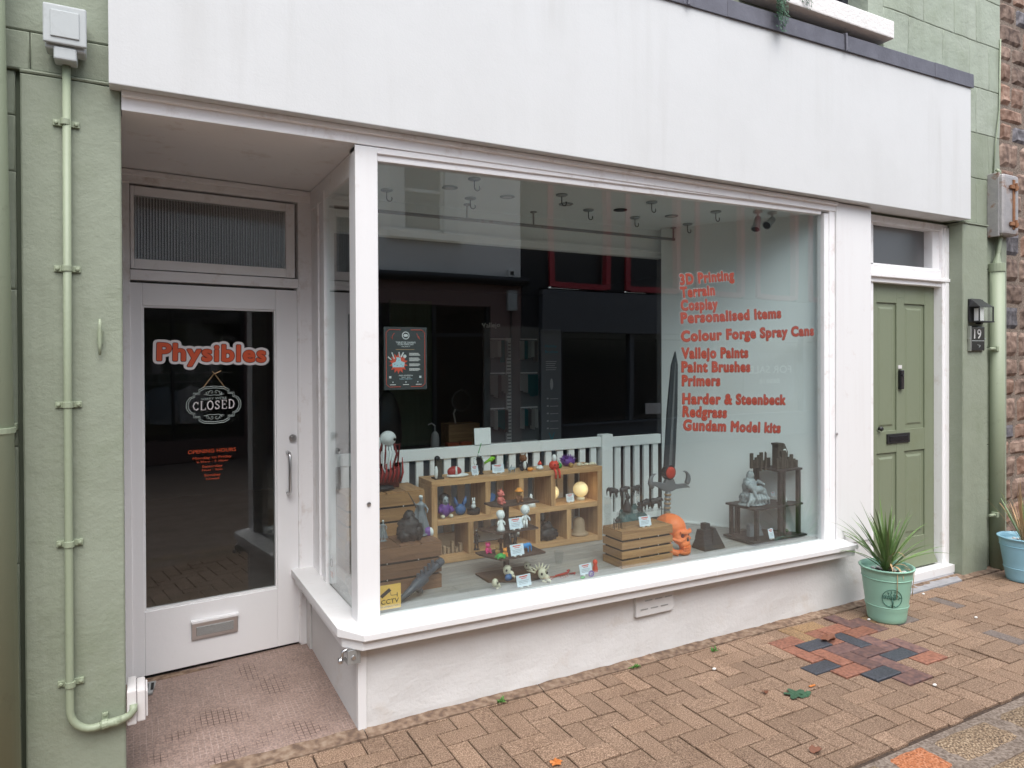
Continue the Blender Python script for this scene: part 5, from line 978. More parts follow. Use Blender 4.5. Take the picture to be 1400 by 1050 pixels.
# --- price cards on little feet
def card(x, y, z, label, w_=.075, h=.052, a=0):
    c = thing('price_card', label, 'price card', (x, y, z), 'price cards among the figures'); c.rotation_euler = (0, 0, 0)
    Mx = Matrix.Translation((x, y, z)) @ Matrix.Rotation(R(a), 4, 'Z') @ Matrix.Rotation(R(-14), 4, 'X')
    MB().box(-w_/2, w_/2, 0, .002, .006, .006+h, Mx).build('card_panel', 'card', c)
    for k in (-1, 1): MB().box(k*w_*.22-.004, k*w_*.22+.004, -.006, .012, 0, .008, Mx).build('card_foot', 'pale', c, .001)
    MB().box(-w_*.30, w_*.28, -.0006, 0, .006+h*.80, .006+h*.90, Mx).build('red_heading', 'vinyl_red', c); MB().box(-w_*.2, w_*.2, -.0006, 0, .006+h*.66, .006+h*.72, Mx).build('red_heading', 'vinyl_red', c)
    for k in range(3): MB().box(-w_*.36, w_*(.34-.05*k), -.0006, 0, .006+h*(.48-.13*k), .006+h*(.51-.13*k), Mx).build('text_line', 'print_grey', c)
T9 = .9255
card(.952, .80, T9, 'upright narrow price card at the left on top of the cube shelf', .048, .055, 8); card(1.108, .80, T9, 'wide price card in the middle on top of the cube shelf', .082, .052)
card(1.62, .78, .7005, 'price card between the two glowing globe lamps', .062, .05, 6); card(.965, .312, .7015, 'price card between the two white doll figures', .085, .058, 5); card(.952, .275, .5685, 'price card on the middle tier beside the blue elephant', .085, .058, 5)
card(.925, .155, .4405, 'price card in front of the skulls at the foot of the tiers', .088, .058, 5); card(1.32, .165, .4405, 'price card on the deck beside the red lobster', .085, .056, 5); card(1.752, .19, .6495, 'price card on the tan crate under the clear riser', .085, .056, 0); card(2.745, .148, .4645, 'price card on the bottom level of the black table', .055, .06, 10); card(2.885, .26, .7, 'small price card on the middle level of the black table', .035, .03, 0)
# --- animal and toy helpers
def fig(name, label, cat, x, y, z): return thing(name, label, cat, (x, y, z))
def rough(s, seed, amt): return lambda d: 1+amt*noise.fractal(Vector((d.x*s+seed, d.y*s, d.z*s)), .8, 2, 4)
def quad(x, y, z, L_, H_, m_, par, ang=0, tusk=0, horn=0, ears=1):
    """standing four-legged animal, length L_, height H_, facing local +x"""
    Mx = Matrix.Translation((x, y, z)) @ Matrix.Rotation(ang, 4, 'Z'); P = lambda a, b, c: tuple(Mx @ Vector((a, b, c)))
    mb = MB(); w_ = L_*.17; mb.ball(P(-L_*.05, 0, H_*.62), (L_*.36, w_*1.15, H_*.25), 14)
    mb.ball(P(L_*.16, 0, H_*.68), (L_*.2, w_*1.05, H_*.26), 12); mb.ball(P(-L_*.26, 0, H_*.6), (L_*.17, w_, H_*.25), 12)
    mb.tube([P(L_*.25, 0, H_*.72), P(L_*.38, 0, H_*.74), P(L_*.46, 0, H_*.66)], [H_*.17, H_*.15, H_*.09], 10); mb.ball(P(L_*.41, 0, H_*.74), (L_*.09, w_*.75, H_*.14), 10)
    mb.tube([P(L_*.46, 0, H_*.68), P(L_*.55, 0, H_*.62)], [H_*.09, H_*.06], 8)
    for s_ in (-1, 1):
        mb.tube([P(L_*.2, s_*w_*.6, H_*.5), P(L_*.22, s_*w_*.6, H_*.25), P(L_*.21, s_*w_*.6, 0)], [H_*.12, H_*.07, H_*.06], 8); mb.tube([P(-L_*.28, s_*w_*.6, H_*.5), P(-L_*.24, s_*w_*.6, H_*.27), P(-L_*.29, s_*w_*.6, H_*.15), P(-L_*.28, s_*w_*.6, 0)], [H_*.14, H_*.09, H_*.06, H_*.06], 8)
        if ears: mb.tube([P(L_*.37, s_*w_*.5, H_*.84), P(L_*.36, s_*w_*.75, H_*.98)], [H_*.05, H_*.015], 6)
    mb.tube([P(-L_*.42, 0, H_*.7), P(-L_*.48, 0, H_*.5), P(-L_*.47, 0, H_*.35)], [H_*.035, H_*.025, H_*.02], 6)
    if tusk: mb.tube([P(L_*.46, 0, H_*.66), P(L_*.52, 0, H_*.4), P(L_*.50, 0, H_*.12), P(L_*.54, 0, H_*.06)], [H_*.10, H_*.07, H_*.045, H_*.03], 8); mb.ball(P(L_*.34, w_*.9, H_*.72), (L_*.07, .003, H_*.17), 8); mb.ball(P(L_*.34, -w_*.9, H_*.72), (L_*.07, .003, H_*.17), 8)
    if horn: mb.tube([P(L_*.52, 0, H_*.7), P(L_*.57, 0, H_*.9)], [H_*.05, H_*.01], 6)
    mb.build('body', m_, par, smooth=True, remesh=H_*.035)
def sitting(x, y, z, H_, m_, par, mhead=None, ang=0, snout=.12, ears='round', belly=None):
    """seated bear-like toy"""
    Mx = Matrix.Translation((x, y, z)) @ Matrix.Rotation(ang, 4, 'Z'); P = lambda a, b, c: tuple(Mx @ Vector((a*H_, b*H_, c*H_)))
    mb = MB().ball(P(0, 0, .28), (.22*H_, .2*H_, .29*H_), 12)
    for s_ in (-1, 1): mb.tube([P(s_*.12, 0, .15), P(s_*.18, -.18, .1), P(s_*.2, -.3, .08)], [.11*H_, .09*H_, .08*H_], 8); mb.tube([P(s_*.18, 0, .45), P(s_*.24, -.12, .3), P(s_*.2, -.2, .22)], [.08*H_, .065*H_, .06*H_], 8)
    mb.build('body', m_, par, smooth=True)
    mb = MB().ball(P(0, -.03, .72), (.24*H_, .22*H_, .22*H_), 12).ball(P(0, -.22, .66), (.11*H_, snout*H_, .08*H_), 8)
    if ears == 'round':
        for s_ in (-1, 1): mb.ball(P(s_*.17, 0, .9), .075*H_, 8)
    elif ears == 'point':
        for s_ in (-1, 1): mb.tube([P(s_*.13, 0, .85), P(s_*.2, 0, 1.05)], [.07*H_, .01*H_], 6)
    mb.build('head', mhead or m_, par, smooth=True)
    for s_ in (-1, 1): MB().ball(P(s_*.09, -.225, .77), .025*H_, 6).build('eye', 'eye', par)
# --- ship-like creature sculpture on the tall crate
sx_, sy_, s0 = .335, .70, .909
sh = fig('creature_sculpture', 'white skull-headed creature with tentacles over a dark red hull on the tall crate', 'sculpture', sx_, sy_, s0)
hull = MB(); ring = []
for i in range(9):
    t = i/8; x = sx_-.10+.20*t; w_ = .05*math.sin(pi*min(max(t, .06), .96))**.6; zt = s0+.10+.035*(2*t-1)**2; ring.append([(x, sy_-w_, zt), (x, sy_-w_*.8, s0+.05), (x, sy_, s0+.012), (x, sy_+w_*.8, s0+.05), (x, sy_+w_, zt)])
hull.add([p for r in ring for p in r], [(i*5+j, i*5+5+j, i*5+6+j, i*5+1+j) for i in range(8) for j in range(4)]+[(i*5, i*5+4, i*5+9, i*5+5) for i in range(8)]+[(0, 1, 2, 3, 4), (44, 43, 42, 41, 40)])
hull.build('hull', 'dark_red', sh, smooth=True); MB().ball((sx_, sy_, s0+.015), (.07, .045, .02), 12, fn=rough(3, 1, .3)).build('rock_base', 'print_black', sh, smooth=True)
for k in range(9): x = sx_-.09+.023*k; MB().tube([(x, sy_-.045, s0+.05), (x+.01, sy_-.055, s0+.10), (x+.015, sy_-.03, s0+.14+.02*(k % 3))], [.005, .006, .002], 6).build('spike', 'red_paint', sh, smooth=True)
MB().ball((sx_+.035, sy_-.01, s0+.285), (.045, .045, .042), 16, fn=lambda d: 1-.22*math.exp(-((d-Vector((.5, -.8, -.1)).normalized()).length/.35)**2)).build('skull_cap', 'fig_white', sh, smooth=True); MB().ball((sx_+.062, sy_-.045, s0+.282), (.008, .005, .009), 8).build('eye_socket', 'eye', sh, smooth=True)
for k, (dx, m__) in enumerate(((.0, 'fig_white'), (.018, 'fig_white'), (.036, 'fig_white'), (.052, 'fig_white'), (-.02, 'dark_red'), (.07, 'dark_red'), (.01, 'dark_red'))):
    MB().tube([(sx_+dx*.8+.01, sy_-.02, s0+.26), (sx_+dx*1.1, sy_-.035, s0+.20), (sx_+dx*.8, sy_-.03, s0+.13), (sx_+dx+.01*(-1)**k, sy_-.04, s0+.10)], [.007, .007, .005, .002], 7).build('tentacle', m__, sh, smooth=True)
MB().tube([(sx_-.03, sy_, s0+.08), (sx_-.025, sy_, s0+.31)], [.008, .005], 8).tube([(sx_-.06, sy_, s0+.29), (sx_+.01, sy_, s0+.30)], .004, 6).tube([(sx_+.09, sy_, s0+.1), (sx_+.10, sy_-.01, s0+.25), (sx_+.03, sy_-.02, s0+.24)], .005, 6).build('mast', 'dark_red', sh, smooth=True)
MB().ball((sx_-.03, sy_-.01, s0+.26), (.025, .03, .05), 10).build('pale_mask', 'fig_white', sh, smooth=True); MB().box(sx_-.075, sx_-.03, sy_-.03, sy_, s0+.09, s0+.2).build('cabin', 'fig_dark', sh, .004)
# --- on the low dark crate
CZ = .6855
rk = fig('rock_figure', 'black craggy rock-like figure sitting on the low dark crate', 'figurine', .40, .45, CZ)
MB().ball((.40, .45, CZ+.055), (.062, .05, .065), 26, fn=rough(2.4, 5, .32)).ball((.405, .455, CZ+.12), (.03, .028, .035), 18, fn=rough(3, 2, .3)).ball((.37, .44, CZ+.03), (.035, .04, .035), 16, fn=rough(3, 9, .3)).ball((.445, .445, CZ+.04), (.03, .035, .05), 16, fn=rough(3, 7, .3)).build('body', 'print_black', rk, smooth=True)
def warrior(x, y, z, H_, m_, m2, label, cape=1, sword=1, name='warrior_figure', mb_=None):
    f = fig(name, label, 'figurine', x, y, z); q = lambda a, b, c: (x+a*H_, y+b*H_, z+c*H_)
    MB().ball(q(0, 0, .03), (.16*H_, .12*H_, .035*H_), 12, fn=rough(3, x*50, .3)).build('base', m2, f, smooth=True)
    b_ = MB().tube([q(-.07, 0, .04), q(-.05, -.02, .26), q(-.03, 0, .46)], [.03*H_, .035*H_, .055*H_], 8).tube([q(.08, .0, .04), q(.05, -.02, .26), q(.03, 0, .46)], [.03*H_, .035*H_, .055*H_], 8)
    b_.tube([q(0, 0, .44), q(0, 0, .58), q(0, 0, .72), q(0, 0, .78)], [.07*H_, .055*H_, .085*H_, .04*H_], 10).ball(q(0, -.01, .85), (.045*H_, .05*H_, .06*H_), 10)
    b_.tube([q(.08, 0, .72), q(.15, -.04, .6), q(.10, -.1, .52)], [.03*H_, .025*H_, .02*H_], 7).tube([q(-.08, 0, .72), q(-.16, -.05, .74), q(-.22, -.1, .82)], [.03*H_, .025*H_, .02*H_], 7); b_.build('body', m_, f, smooth=True, remesh=H_*.018)
    if cape: MB().hexa([q(-.30, .02, .16), q(.24, .02, .10), q(.22, .05, .10), q(-.28, .05, .16)], [q(-.06, .05, .74), q(.07, .05, .74), q(.07, .08, .74), q(-.06, .08, .74)]).build('cape', m2 if mb_ is None else mb_, f, .004)
    if sword: MB().tube([q(-.16, -.12, .68), q(-.24, -.12, .85), q(-.36, -.12, 1.06)], [.014*H_, .012*H_, .004*H_], 6).build('sword', 'fig_dark', f)
    MB().ball(q(0, .01, .89), (.05*H_, .05*H_, .04*H_), 8).build('hair', 'fig_white', f, smooth=True); return f
warrior(.487, .50, CZ, .235, 'print_grey', 'print_grey', 'pale blue-grey warrior figure with raised sword and cape behind the black rock figure'); warrior(.275, .49, CZ, .12, 'statue_grey', 'print_grey', 'small blue-grey caped figure half hidden by the corner post', 1, 0, 'caped_figure')
dm = fig('dome_figure', 'small purple and white domed figure at the back of the low crate', 'figurine', .545, .52, CZ); MB().ball((.53, .515, CZ+.012), (.03, .03, .032), 12).build('body', 'fig_purple', dm, smooth=True); MB().ball((.543, .505, CZ+.014), (.014, .028, .026), 10).build('stripe', 'fig_white', dm, smooth=True)
gn = fig('toy_blaster', 'dark blue-grey long barrelled toy blaster lying on the deck at the window corner', 'toy gun', .4, .25, .44)
ax = Vector((.25, .14, .10)).normalized(); g0 = Vector((.27, .215, .465))
P = lambda t, u=0, v=0: tuple(g0+ax*t+Vector((-ax.y, ax.x, 0)).normalized()*v+Vector((0, 0, 1))*u)
MB().tube([P(-.02), P(.10), P(.12), P(.19), P(.20), P(.30), P(.335)], [.012, .020, .027, .030, .016, .016, .017], 14).build('barrel', 'gun_blue', gn, smooth=True); MB().tube([P(.30), P(.34)], [.021, .021], 14).build('muzzle', 'gun_blue', gn); MB().tube([P(.13, -.02), P(.16, -.055)], [.014, .012], 10).ball(P(.16, -.05), .014, 8).build('grip', 'gun_blue', gn, smooth=True)
for k in range(5): MB().box(-.007, .007, -.007, .007, 0, .034, Matrix.Translation(P(.14+k*.03, .015))).build('cooling_fin', 'gun_blue', gn, .002)
# --- on top of the cube shelf
f = fig('pillar_figure', 'dark pillar with a small pale figure at the left end of the shelf top', 'figurine', .715, .82, T9); MB().box(.685, .745, .79, .85, T9, T9+.008).box(.70, .738, .805, .835, T9+.008, T9+.115).build('pillar', 'castle', f, .003); MB().ball((.695, .795, T9+.04), (.012, .012, .04), 8).build('person_shape', 'fig_white', f, smooth=True); MB().ball((.71, .815, T9+.118), (.018, .014, .018), 10, fn=rough(4, 1, .4)).build('pillar_top', 'fig_dark', f, smooth=True)
f = fig('shoe_ornament', 'red and white slipper-shaped ornament on the shelf top', 'ornament', .828, .82, T9); MB().ball((.828, .82, T9+.033), (.052, .03, .033), 16, fn=lambda d: 1-.25*max(0, d.x)).build('body', 'red_paint', f, smooth=True); MB().ball((.84, .815, T9+.010), (.072, .036, .013), 14).build('sole', 'fig_white', f, smooth=True); MB().tube([(.82, .785, T9+.02), (.825, .80, T9+.062), (.83, .85, T9+.045)], .006, 6).build('strap', 'fig_white', f, smooth=True)
def robot(x, y, z, H_, m_, m2, label, name='robot_figure'):
    f = fig(name, label, 'figurine', x, y, z); q = lambda a, b, c: (x+a*H_, y+b*H_, z+c*H_); mb = MB()
    for s_ in (-1, 1): mb.tube([q(s_*.10, -.02, .03), q(s_*.13, -.04, .25), q(s_*.07, 0, .48)], [.075*H_, .065*H_, .05*H_], 6).box(*[v for p in zip(q(s_*.11-.07, -.12, 0), q(s_*.11+.07, .08, .06)) for v in p])
    mb.tube([q(0, 0, .46), q(0, 0, .6), q(0, 0, .78)], [.09*H_, .10*H_, .14*H_], 6); mb.build('body', m_, f, .001)
    mb = MB()
    for s_ in (-1, 1): mb.ball(q(s_*.19, 0, .74), .075*H_, 8).tube([q(s_*.19, 0, .74), q(s_*.25, -.05, .55), q(s_*.22, -.12, .42)], [.05*H_, .045*H_, .05*H_], 6)
    mb.ball(q(0, -.01, .88), (.075*H_, .08*H_, .09*H_), 10); mb.build('arms_and_head', m2, f, smooth=True); return f
f = robot(.99, .835, T9, .135, 'print_black', 'fig_white', 'black and white model robot holding up a green weapon on the shelf top'); MB().tube([(1.01, .80, T9+.07), (1.06, .79, T9+.10), (1.075, .79, T9+.098)], [.006, .012, .008], 8).ball((1.05, .79, T9+.09), (.018, .01, .012), 8).build('green_weapon', 'fig_lime', f, smooth=True); MB().tube([(.985, .83, T9+.13), (1.005, .83, T9+.19)], .0025, 5).build('green_rod', 'fig_green', f)
f = fig('lizard_figure', 'small pale grey lizard figure right of the wide price card', 'figurine', 1.2, .80, T9); quad(1.2, .80, T9, .07, .035, 'statue_grey', f, ang=.3, ears=0); MB().tube([(1.19, .80, T9+.02), (1.20, .80, T9+.05)], [.008, .001], 6).build('crest', 'statue_grey', f)
f = fig('dog_figure', 'seated black, white and tan dog figure on the shelf top', 'figurine', 1.30, .84, T9); sitting(1.30, .84, T9, .105, 'fig_dark', f, 'fig_brown', ears='point'); MB().ball((1.30, .815, T9+.035), (.012, .008, .028), 8).build('white_chest', 'fig_white', f, smooth=True)
f = fig('mouse_figure', 'little orange toy lying in front of the dog figure', 'figurine', 1.325, .79, T9); MB().ball((1.325, .79, T9+.011), (.022, .014, .012), 10).tube([(1.345, .79, T9+.01), (1.362, .785, T9+.005)], .002, 5).build('body', 'fig_orange', f, smooth=True)
f = fig('gnome_figure', 'tiny white gnome with a red hat on the shelf top', 'figurine', 1.40, .80, T9); MB().ball((1.40, .80, T9+.013), (.026, .022, .014), 12).ball((1.40, .80, T9+.028), (.015, .014, .012), 10).build('body', 'fig_white', f, smooth=True); MB().lathe((1.40, .80, T9+.034), [(.015, 0), (.012, .010), (.002, .026)], 12).build('hat', 'fig_red', f, smooth=True)
f = fig('pumpkin_figure', 'orange pumpkin toy with a white ghost on top, its legs dangling over the shelf edge', 'figurine', 1.485, .765, T9); MB().ball((1.485, .765, T9+.028), (.036, .03, .03), 24, fn=lambda d: 1-.09*abs(sin(4*math.atan2(d.y, d.x)))).build('pumpkin', 'fig_red', f, smooth=True); MB().ball((1.485, .765, T9+.072), (.016, .015, .026), 10).build('ghost', 'fig_white', f, smooth=True)
for s_ in (-1, 1): MB().tube([(1.485+s_*.014, .738, T9+.008), (1.485+s_*.014, .722, T9-.01), (1.485+s_*.014, .722, T9-.05)], .007, 7).build('leg', 'fig_red', f, smooth=True); MB().ball((1.485+s_*.012, .736, T9+.035), .005, 6).build('eye', 'eye', f)
f = fig('cactus_figure', 'small round green figure beside the pumpkin toy', 'figurine', 1.545, .80, T9); MB().ball((1.545, .80, T9+.017), (.018, .018, .019), 12).tube([(1.545, .80, T9+.03), (1.54, .80, T9+.05)], .002, 5).build('body', 'fig_green', f, smooth=True)
f = fig('hedgehog_figure', 'spiny purple creature figure on the shelf top', 'figurine', 1.645, .85, T9); MB().ball((1.645, .85, T9+.028), (.05, .035, .03), 14).build('body', 'fig_purple', f, smooth=True); rr2 = random.Random(3)
sp_ = MB()
for k in range(40):
    a = rr2.uniform(0, pi); b_ = rr2.uniform(-1.2, 1.2); d = Vector((cos(a), sin(b_)*.8, abs(sin(a))+.2)).normalized(); c = Vector((1.645+d.x*.045, .85+d.y*.03, T9+.028+d.z*.026)); sp_.tube([c, c+d*.026], [.006, .0006], 5)
sp_.build('spines', 'fig_purple', f)
f = fig('ball_figure', 'small round yellow-brown figure in front of the purple creature', 'figurine', 1.628, .79, T9); MB().ball((1.628, .79, T9+.015), .017, 12).build('body', 'fig_gold', f, smooth=True)
for i, (x, s) in enumerate(((1.70, 1), (1.755, .8), (1.80, .9))):
    f = fig('fossil_skull', ['long pale fossil skull, leftmost of the three at the shelf end', 'small beaked fossil skull, middle one at the shelf end', 'pale fossil skull at the right-hand end of the shelf top'][i], 'skull', x, .80, T9); MB().ball((x, .80, T9+.012*s), (.022*s, .012, .012*s), 14, fn=lambda d: 1-.35*math.exp(-((d-Vector((.3, -.9, .3))).length/.3)**2)).tube([(x+.012, .795, T9+.012), (x+.03*s, .785, T9+.006)], [.008, .003], 7).build('skull', 'bone', f, smooth=True)
# --- upper row of the cubes
R1 = .7005
f = fig('stone_head_figure', 'seated stone-faced figure in a purple robe and dark hood in the upper left compartment', 'figurine', .745, .79, R1); x, y = .745, .79
MB().ball((x, y, R1+.045), (.038, .03, .045), 14).tube([(x-.03, y-.01, R1+.06), (x-.038, y-.03, R1+.035)], .014, 8).tube([(x+.03, y-.01, R1+.06), (x+.038, y-.03, R1+.035)], .014, 8).build('robe', 'fig_purple', f, smooth=True); MB().ball((x, y+.006, R1+.105), (.032, .03, .038), 14).build('hood', 'fig_dark', f, smooth=True)
MB().ball((x, y-.012, R1+.098), (.020, .018, .030), 12).tube([(x, y-.030, R1+.108), (x, y-.036, R1+.09)], [.004, .006], 6).build('face', 'statue_grey', f, smooth=True)
for s_ in (-1, 1): MB().ball((x+s_*.026, y-.035, R1+.012), (.014, .018, .012), 8).build('foot', 'bone', f, smooth=True); MB().box(x+s_*.009-.005, x+s_*.009+.005, y-.032, y-.026, R1+.104, R1+.107).build('eye', 'eye', f)
f = fig('rabbit_bust', 'dark blue rabbit bust with two long ears in the upper left compartment', 'figurine', .85, .80, R1); x = .85; MB().ball((x, .80, R1+.032), (.034, .03, .034), 14).build('body', 'fig_navy', f, smooth=True)
for s_ in (-1, 1): MB().tube([(x+s_*.016, .80, R1+.055), (x+s_*.03, .80, R1+.08), (x+s_*.036, .80, R1+.11)], [.010, .013, .004], 8).build('ear', 'fig_navy', f, smooth=True)
pt = fig('black_dish', 'low round black pot under a small white rabbit', 'pot', .932, .79, R1); MB().lathe((.932, .79, R1), [(.038, 0), (.040, .03), (.036, .034), (.034, .030)], 20).build('dish', 'print_black', pt, smooth=True)
f = fig('rabbit_figure', 'small plain white rabbit figure standing on a round black pot', 'figurine', .932, .79, R1+.034); MB().ball((.932, .79, R1+.046), (.015, .013, .016), 10).ball((.932, .788, R1+.066), (.012, .011, .011), 10).tube([(.926, .79, R1+.073), (.925, .79, R1+.097)], [.005, .004], 6).tube([(.938, .79, R1+.073), (.939, .79, R1+.097)], [.005, .004], 6).build('body', 'fig_white', f, smooth=True)
f = fig('cone_figure', 'white cloaked cone-shaped figure standing in the third upper compartment', 'figurine', 1.335, .80, R1); MB().lathe((1.335, .80, R1), [(.034, 0), (.026, .02), (.016, .045), (.010, .06), (.011, .068), (.003, .08)], 9).build('cloak', 'fig_white', f, smooth=True)
for x, lb_ in ((1.497, 'glowing yellow globe lamp half hidden behind a shelf divider'), (1.722, 'glowing yellow globe lamp at the right end of the upper row')):
    f = fig('globe_lamp', lb_, 'lamp', x, .82, R1); f['group'] = 'glowing globe lamps in the cube shelf'; MB().ball((x, .82, R1+.070), .050, 28).build('lamp_globe', 'globe', f, smooth=True); MB().lathe((x, .82, R1), [(.028, 0), (.028, .012), (.022, .022)], 20).build('lamp_base', 'bone', f, smooth=True)
# --- lower row
R2 = .4785
f = fig('ruin_model', 'tan ruined wall model in the lower left compartment', 'model', .77, .84, R2); rr3 = random.Random(9)
for k in range(6): x = .715+.026*k; h = rr3.uniform(.03, .075); MB().box(x, x+.018, .80, .83, R2, R2+h).build('broken_wall', 'clay', f, .002)
bx('back_wall', 'clay', .71, .84, .86, .875, R2, R2+.11, f, .003)
f = warrior(.955, .80, R2, .13, 'print_black', 'print_black', 'thin black standing figure behind the tiered stand, lower row', 0, 0, 'dark_figure'); robot(1.20, .80, R2, .15, 'fig_dark', 'fig_white', 'black and white robot figure partly behind the card, lower row', 'armoured_figure')
f = fig('black_rock_figure', 'wide lumpy black figure filling a lower compartment', 'figurine', 1.455, .80, R2); MB().ball((1.455, .80, R2+.035), (.066, .05, .05), 28, fn=rough(2.6, 3, .38)).ball((1.45, .80, R2+.08), (.035, .03, .035), 20, fn=rough(3, 4, .35)).build('body', 'print_black', f, smooth=True)
f = fig('dome_pot', 'plain beige rounded clay dome on a wide base in the last lower compartment', 'ornament', 1.70, .81, R2); MB().lathe((1.70, .81, R2), [(.062, 0), (.064, .008), (.052, .016), (.042, .020), (.041, .06), (.038, .085), (.028, .105), (.012, .114), (.001, .116)], 28).build('dome', 'clay', f, smooth=True)
bx('picture', 'print_grey', 1.62, 1.665, .90, .91, R2+.05, R2+.12, f, .002)
# --- on the tiers
f = fig('seated_dragon', 'pink-orange seated dragon figure on the top tier', 'figurine', .895, .37, .8365); sitting(.895, .37, .8365, .082, 'fig_coral', f, ears='point', ang=.6); MB().hexa([(.87, .39, .86), (.845, .39, .85), (.845, .395, .85), (.87, .395, .86)], [(.88, .39, .885), (.852, .39, .90), (.852, .395, .90), (.88, .395, .885)]).build('wing', 'fig_navy', f)
f = fig('hat_bear', 'brown seated bear figure with a yellow hat on the top tier', 'figurine', 1.01, .37, .8365); sitting(1.01, .37, .8365, .075, 'fig_brown', f, 'fig_gold'); MB().lathe((1.01, .365, .8365+.062), [(.026, 0), (.024, .004), (.014, .006), (.012, .018)], 14).build('hat', 'fig_orange', f, smooth=True)
def doll(x, y, z, H_, dress, label):
    f = fig('white_doll', label, 'figurine', x, y, z); q = lambda a, b, c: (x+a*H_, y+b*H_, z+c*H_)
    MB().ball(q(0, 0, .76), (.20*H_, .19*H_, .21*H_), 14).ball(q(0, -.16, .68), (.05*H_, .04*H_, .03*H_), 6).build('head', 'fig_white', f, smooth=True); b_ = MB()
    if dress: b_.lathe(q(0, 0, 0), [(.22*H_, 0), (.19*H_, .12*H_), (.10*H_, .38*H_), (.09*H_, .56*H_)], 14); MB().ball(q(0, .05, .8), (.22*H_, .19*H_, .2*H_), 10, fn=rough(5, 1, .15)).build('hair', 'fig_white', f, smooth=True)
    else:
        b_.ball(q(0, 0, .42), (.10*H_, .08*H_, .16*H_), 10)
        for s_ in (-1, 1): b_.tube([q(s_*.06, 0, .32), q(s_*.07, 0, .15), q(s_*.07, -.01, 0)], [.06*H_, .05*H_, .06*H_], 8)
    for s_ in (-1, 1): b_.tube([q(s_*.08, 0, .5), q(s_*.18, -.03, .38), q(s_*.2, -.06, .28)], [.04*H_, .04*H_, .035*H_], 7)
    b_.build('body', 'fig_white', f, smooth=True)
    for s_ in (-1, 1): MB().ball(q(s_*.07, -.175, .74), .018*H_, 6).build('eye', 'print_grey', f)
doll(.880, .335, .7015, .112, 1, 'white doll figure in a wide dress left of the card'); doll(1.030, .335, .7015, .130, 0, 'white round-headed doll figure standing right of the card')
f = fig('pink_toy', 'bright pink seated toy at the left corner of the third tier', 'toy', .838, .41, .5685); sitting(.838, .41, .5685, .062, 'fig_pink', f)
f = fig('gold_toy', 'dull gold seated toy on the third tier between pink and orange ones', 'toy', .875, .37, .5685); sitting(.875, .37, .5685, .05, 'fig_gold', f)
f = fig('mushroom_toy', 'tiny brown mushroom-like toy behind the gold one', 'toy', .912, .40, .5685); MB().lathe((.912, .40, .5685), [(.008, 0), (.007, .05), (.018, .055), (.012, .07), (.001, .074)], 12).build('mushroom', 'fig_brown', f, smooth=True)
f = fig('green_toy', 'flat bright green turtle-like toy at the front edge of the third tier', 'toy', .852, .29, .5685); MB().ball((.852, .29, .5685+.012), (.024, .02, .014), 12).ball((.875, .285, .5685+.012), .008, 8).build('body', 'fig_green', f, smooth=True)
for a, b_ in ((-.02, -.014), (.014, -.018), (-.02, .014), (.014, .016)): MB().ball((.852+a, .29+b_, .5685+.006), .007, 6).build('foot', 'fig_green', f, smooth=True)
f = fig('orange_toy', 'round orange seated toy left of the third tier card', 'toy', .888, .305, .5685); sitting(.888, .305, .5685, .05, 'fig_orange', f, ears='round')
f = fig('blue_elephant', 'bright blue elephant toy at the right of the third tier card', 'toy', 1.03, .33, .5685); quad(1.03, .33, .5685, .06, .055, 'fig_blue', f, ang=-.4, tusk=1)
def dino(x, y, z, s, label, ang=0, horns=0):
    f = fig('dinosaur_skull', label, 'skull', x, y, z); Mx = Matrix.Translation((x, y, z)) @ Matrix.Rotation(ang, 4, 'Z') @ Matrix.Scale(s, 4)
    dent = lambda d, c, r, a: a*math.exp(-((d-Vector(c).normalized()).length/r)**2)
    mb = MB(); P = lambda *a: tuple(Mx @ Vector(a))
    m3 = Mx.to_3x3().to_4x4()
    mb.ball(P(0, 0, .5), (.30, .26, .34), 30, m3, fn=lambda d: 1-dent(d, (.75, -.6, .15), .3, .4)-dent(d, (-.6, -.75, .1), .32, .45)); mb.ball(P(.18, -.22, .28), (.17, .2, .2), 18, m3, fn=lambda d: 1-dent(d, (.3, -.9, .2), .25, .4))
    mb.tube([P(.2, -.3, .2), P(.3, -.42, .12), P(.28, -.46, .02)], [.12*s, .07*s, .02*s], 8, True); mb.tube([P(-.1, -.1, .1), P(.12, -.3, .05)], [.06*s, .05*s], 8)
    if horns:
        for h in range(7): a = pi*.12+h*pi*.127; mb.tube([P(-.15+.32*cos(a), .1, .5+.32*sin(a)), P(-.15+.75*cos(a), .15, .5+.68*sin(a))], [.075*s, .008*s], 7)
        mb.tube([P(.1, -.2, .65), P(.28, -.35, 1.1)], [.06*s, .008*s], 7)
    mb.build('skull', 'bone', f, smooth=True)
    for c in ((.21, -.17, .56), (-.17, -.2, .54)): MB().ball(P(*c), (.07*s, .07*s, .08*s), 8).build('eye_socket', 'eye', f, smooth=True)
    MB().tube([P(.23, -.36, .3), P(.25, -.37, .26)], .03*s, 6).build('nostril', 'eye', f)
dino(.905, .31, .452, .082, 'long pale reptile skull at the left behind the bottom card'); dino(1.055, .36, .452, .062, 'small pale reptile skull at the back right of the bottom tier'); dino(1.05, .185, .441, .088, 'pale horned dinosaur skull with a spiked frill beside the bottom tier', 0, 1); dino(.775, .20, .441, .066, 'small rounded pale skull lying in front of the bottom tier', 1.2)
f = fig('blue_claw', 'small dark blue piece under the long reptile skull', 'toy', .90, .26, .452); MB().ball((.89, .27, .465), (.02, .014, .018), 12, fn=rough(3, 1, .4)).build('body', 'fig_navy', f, smooth=True)
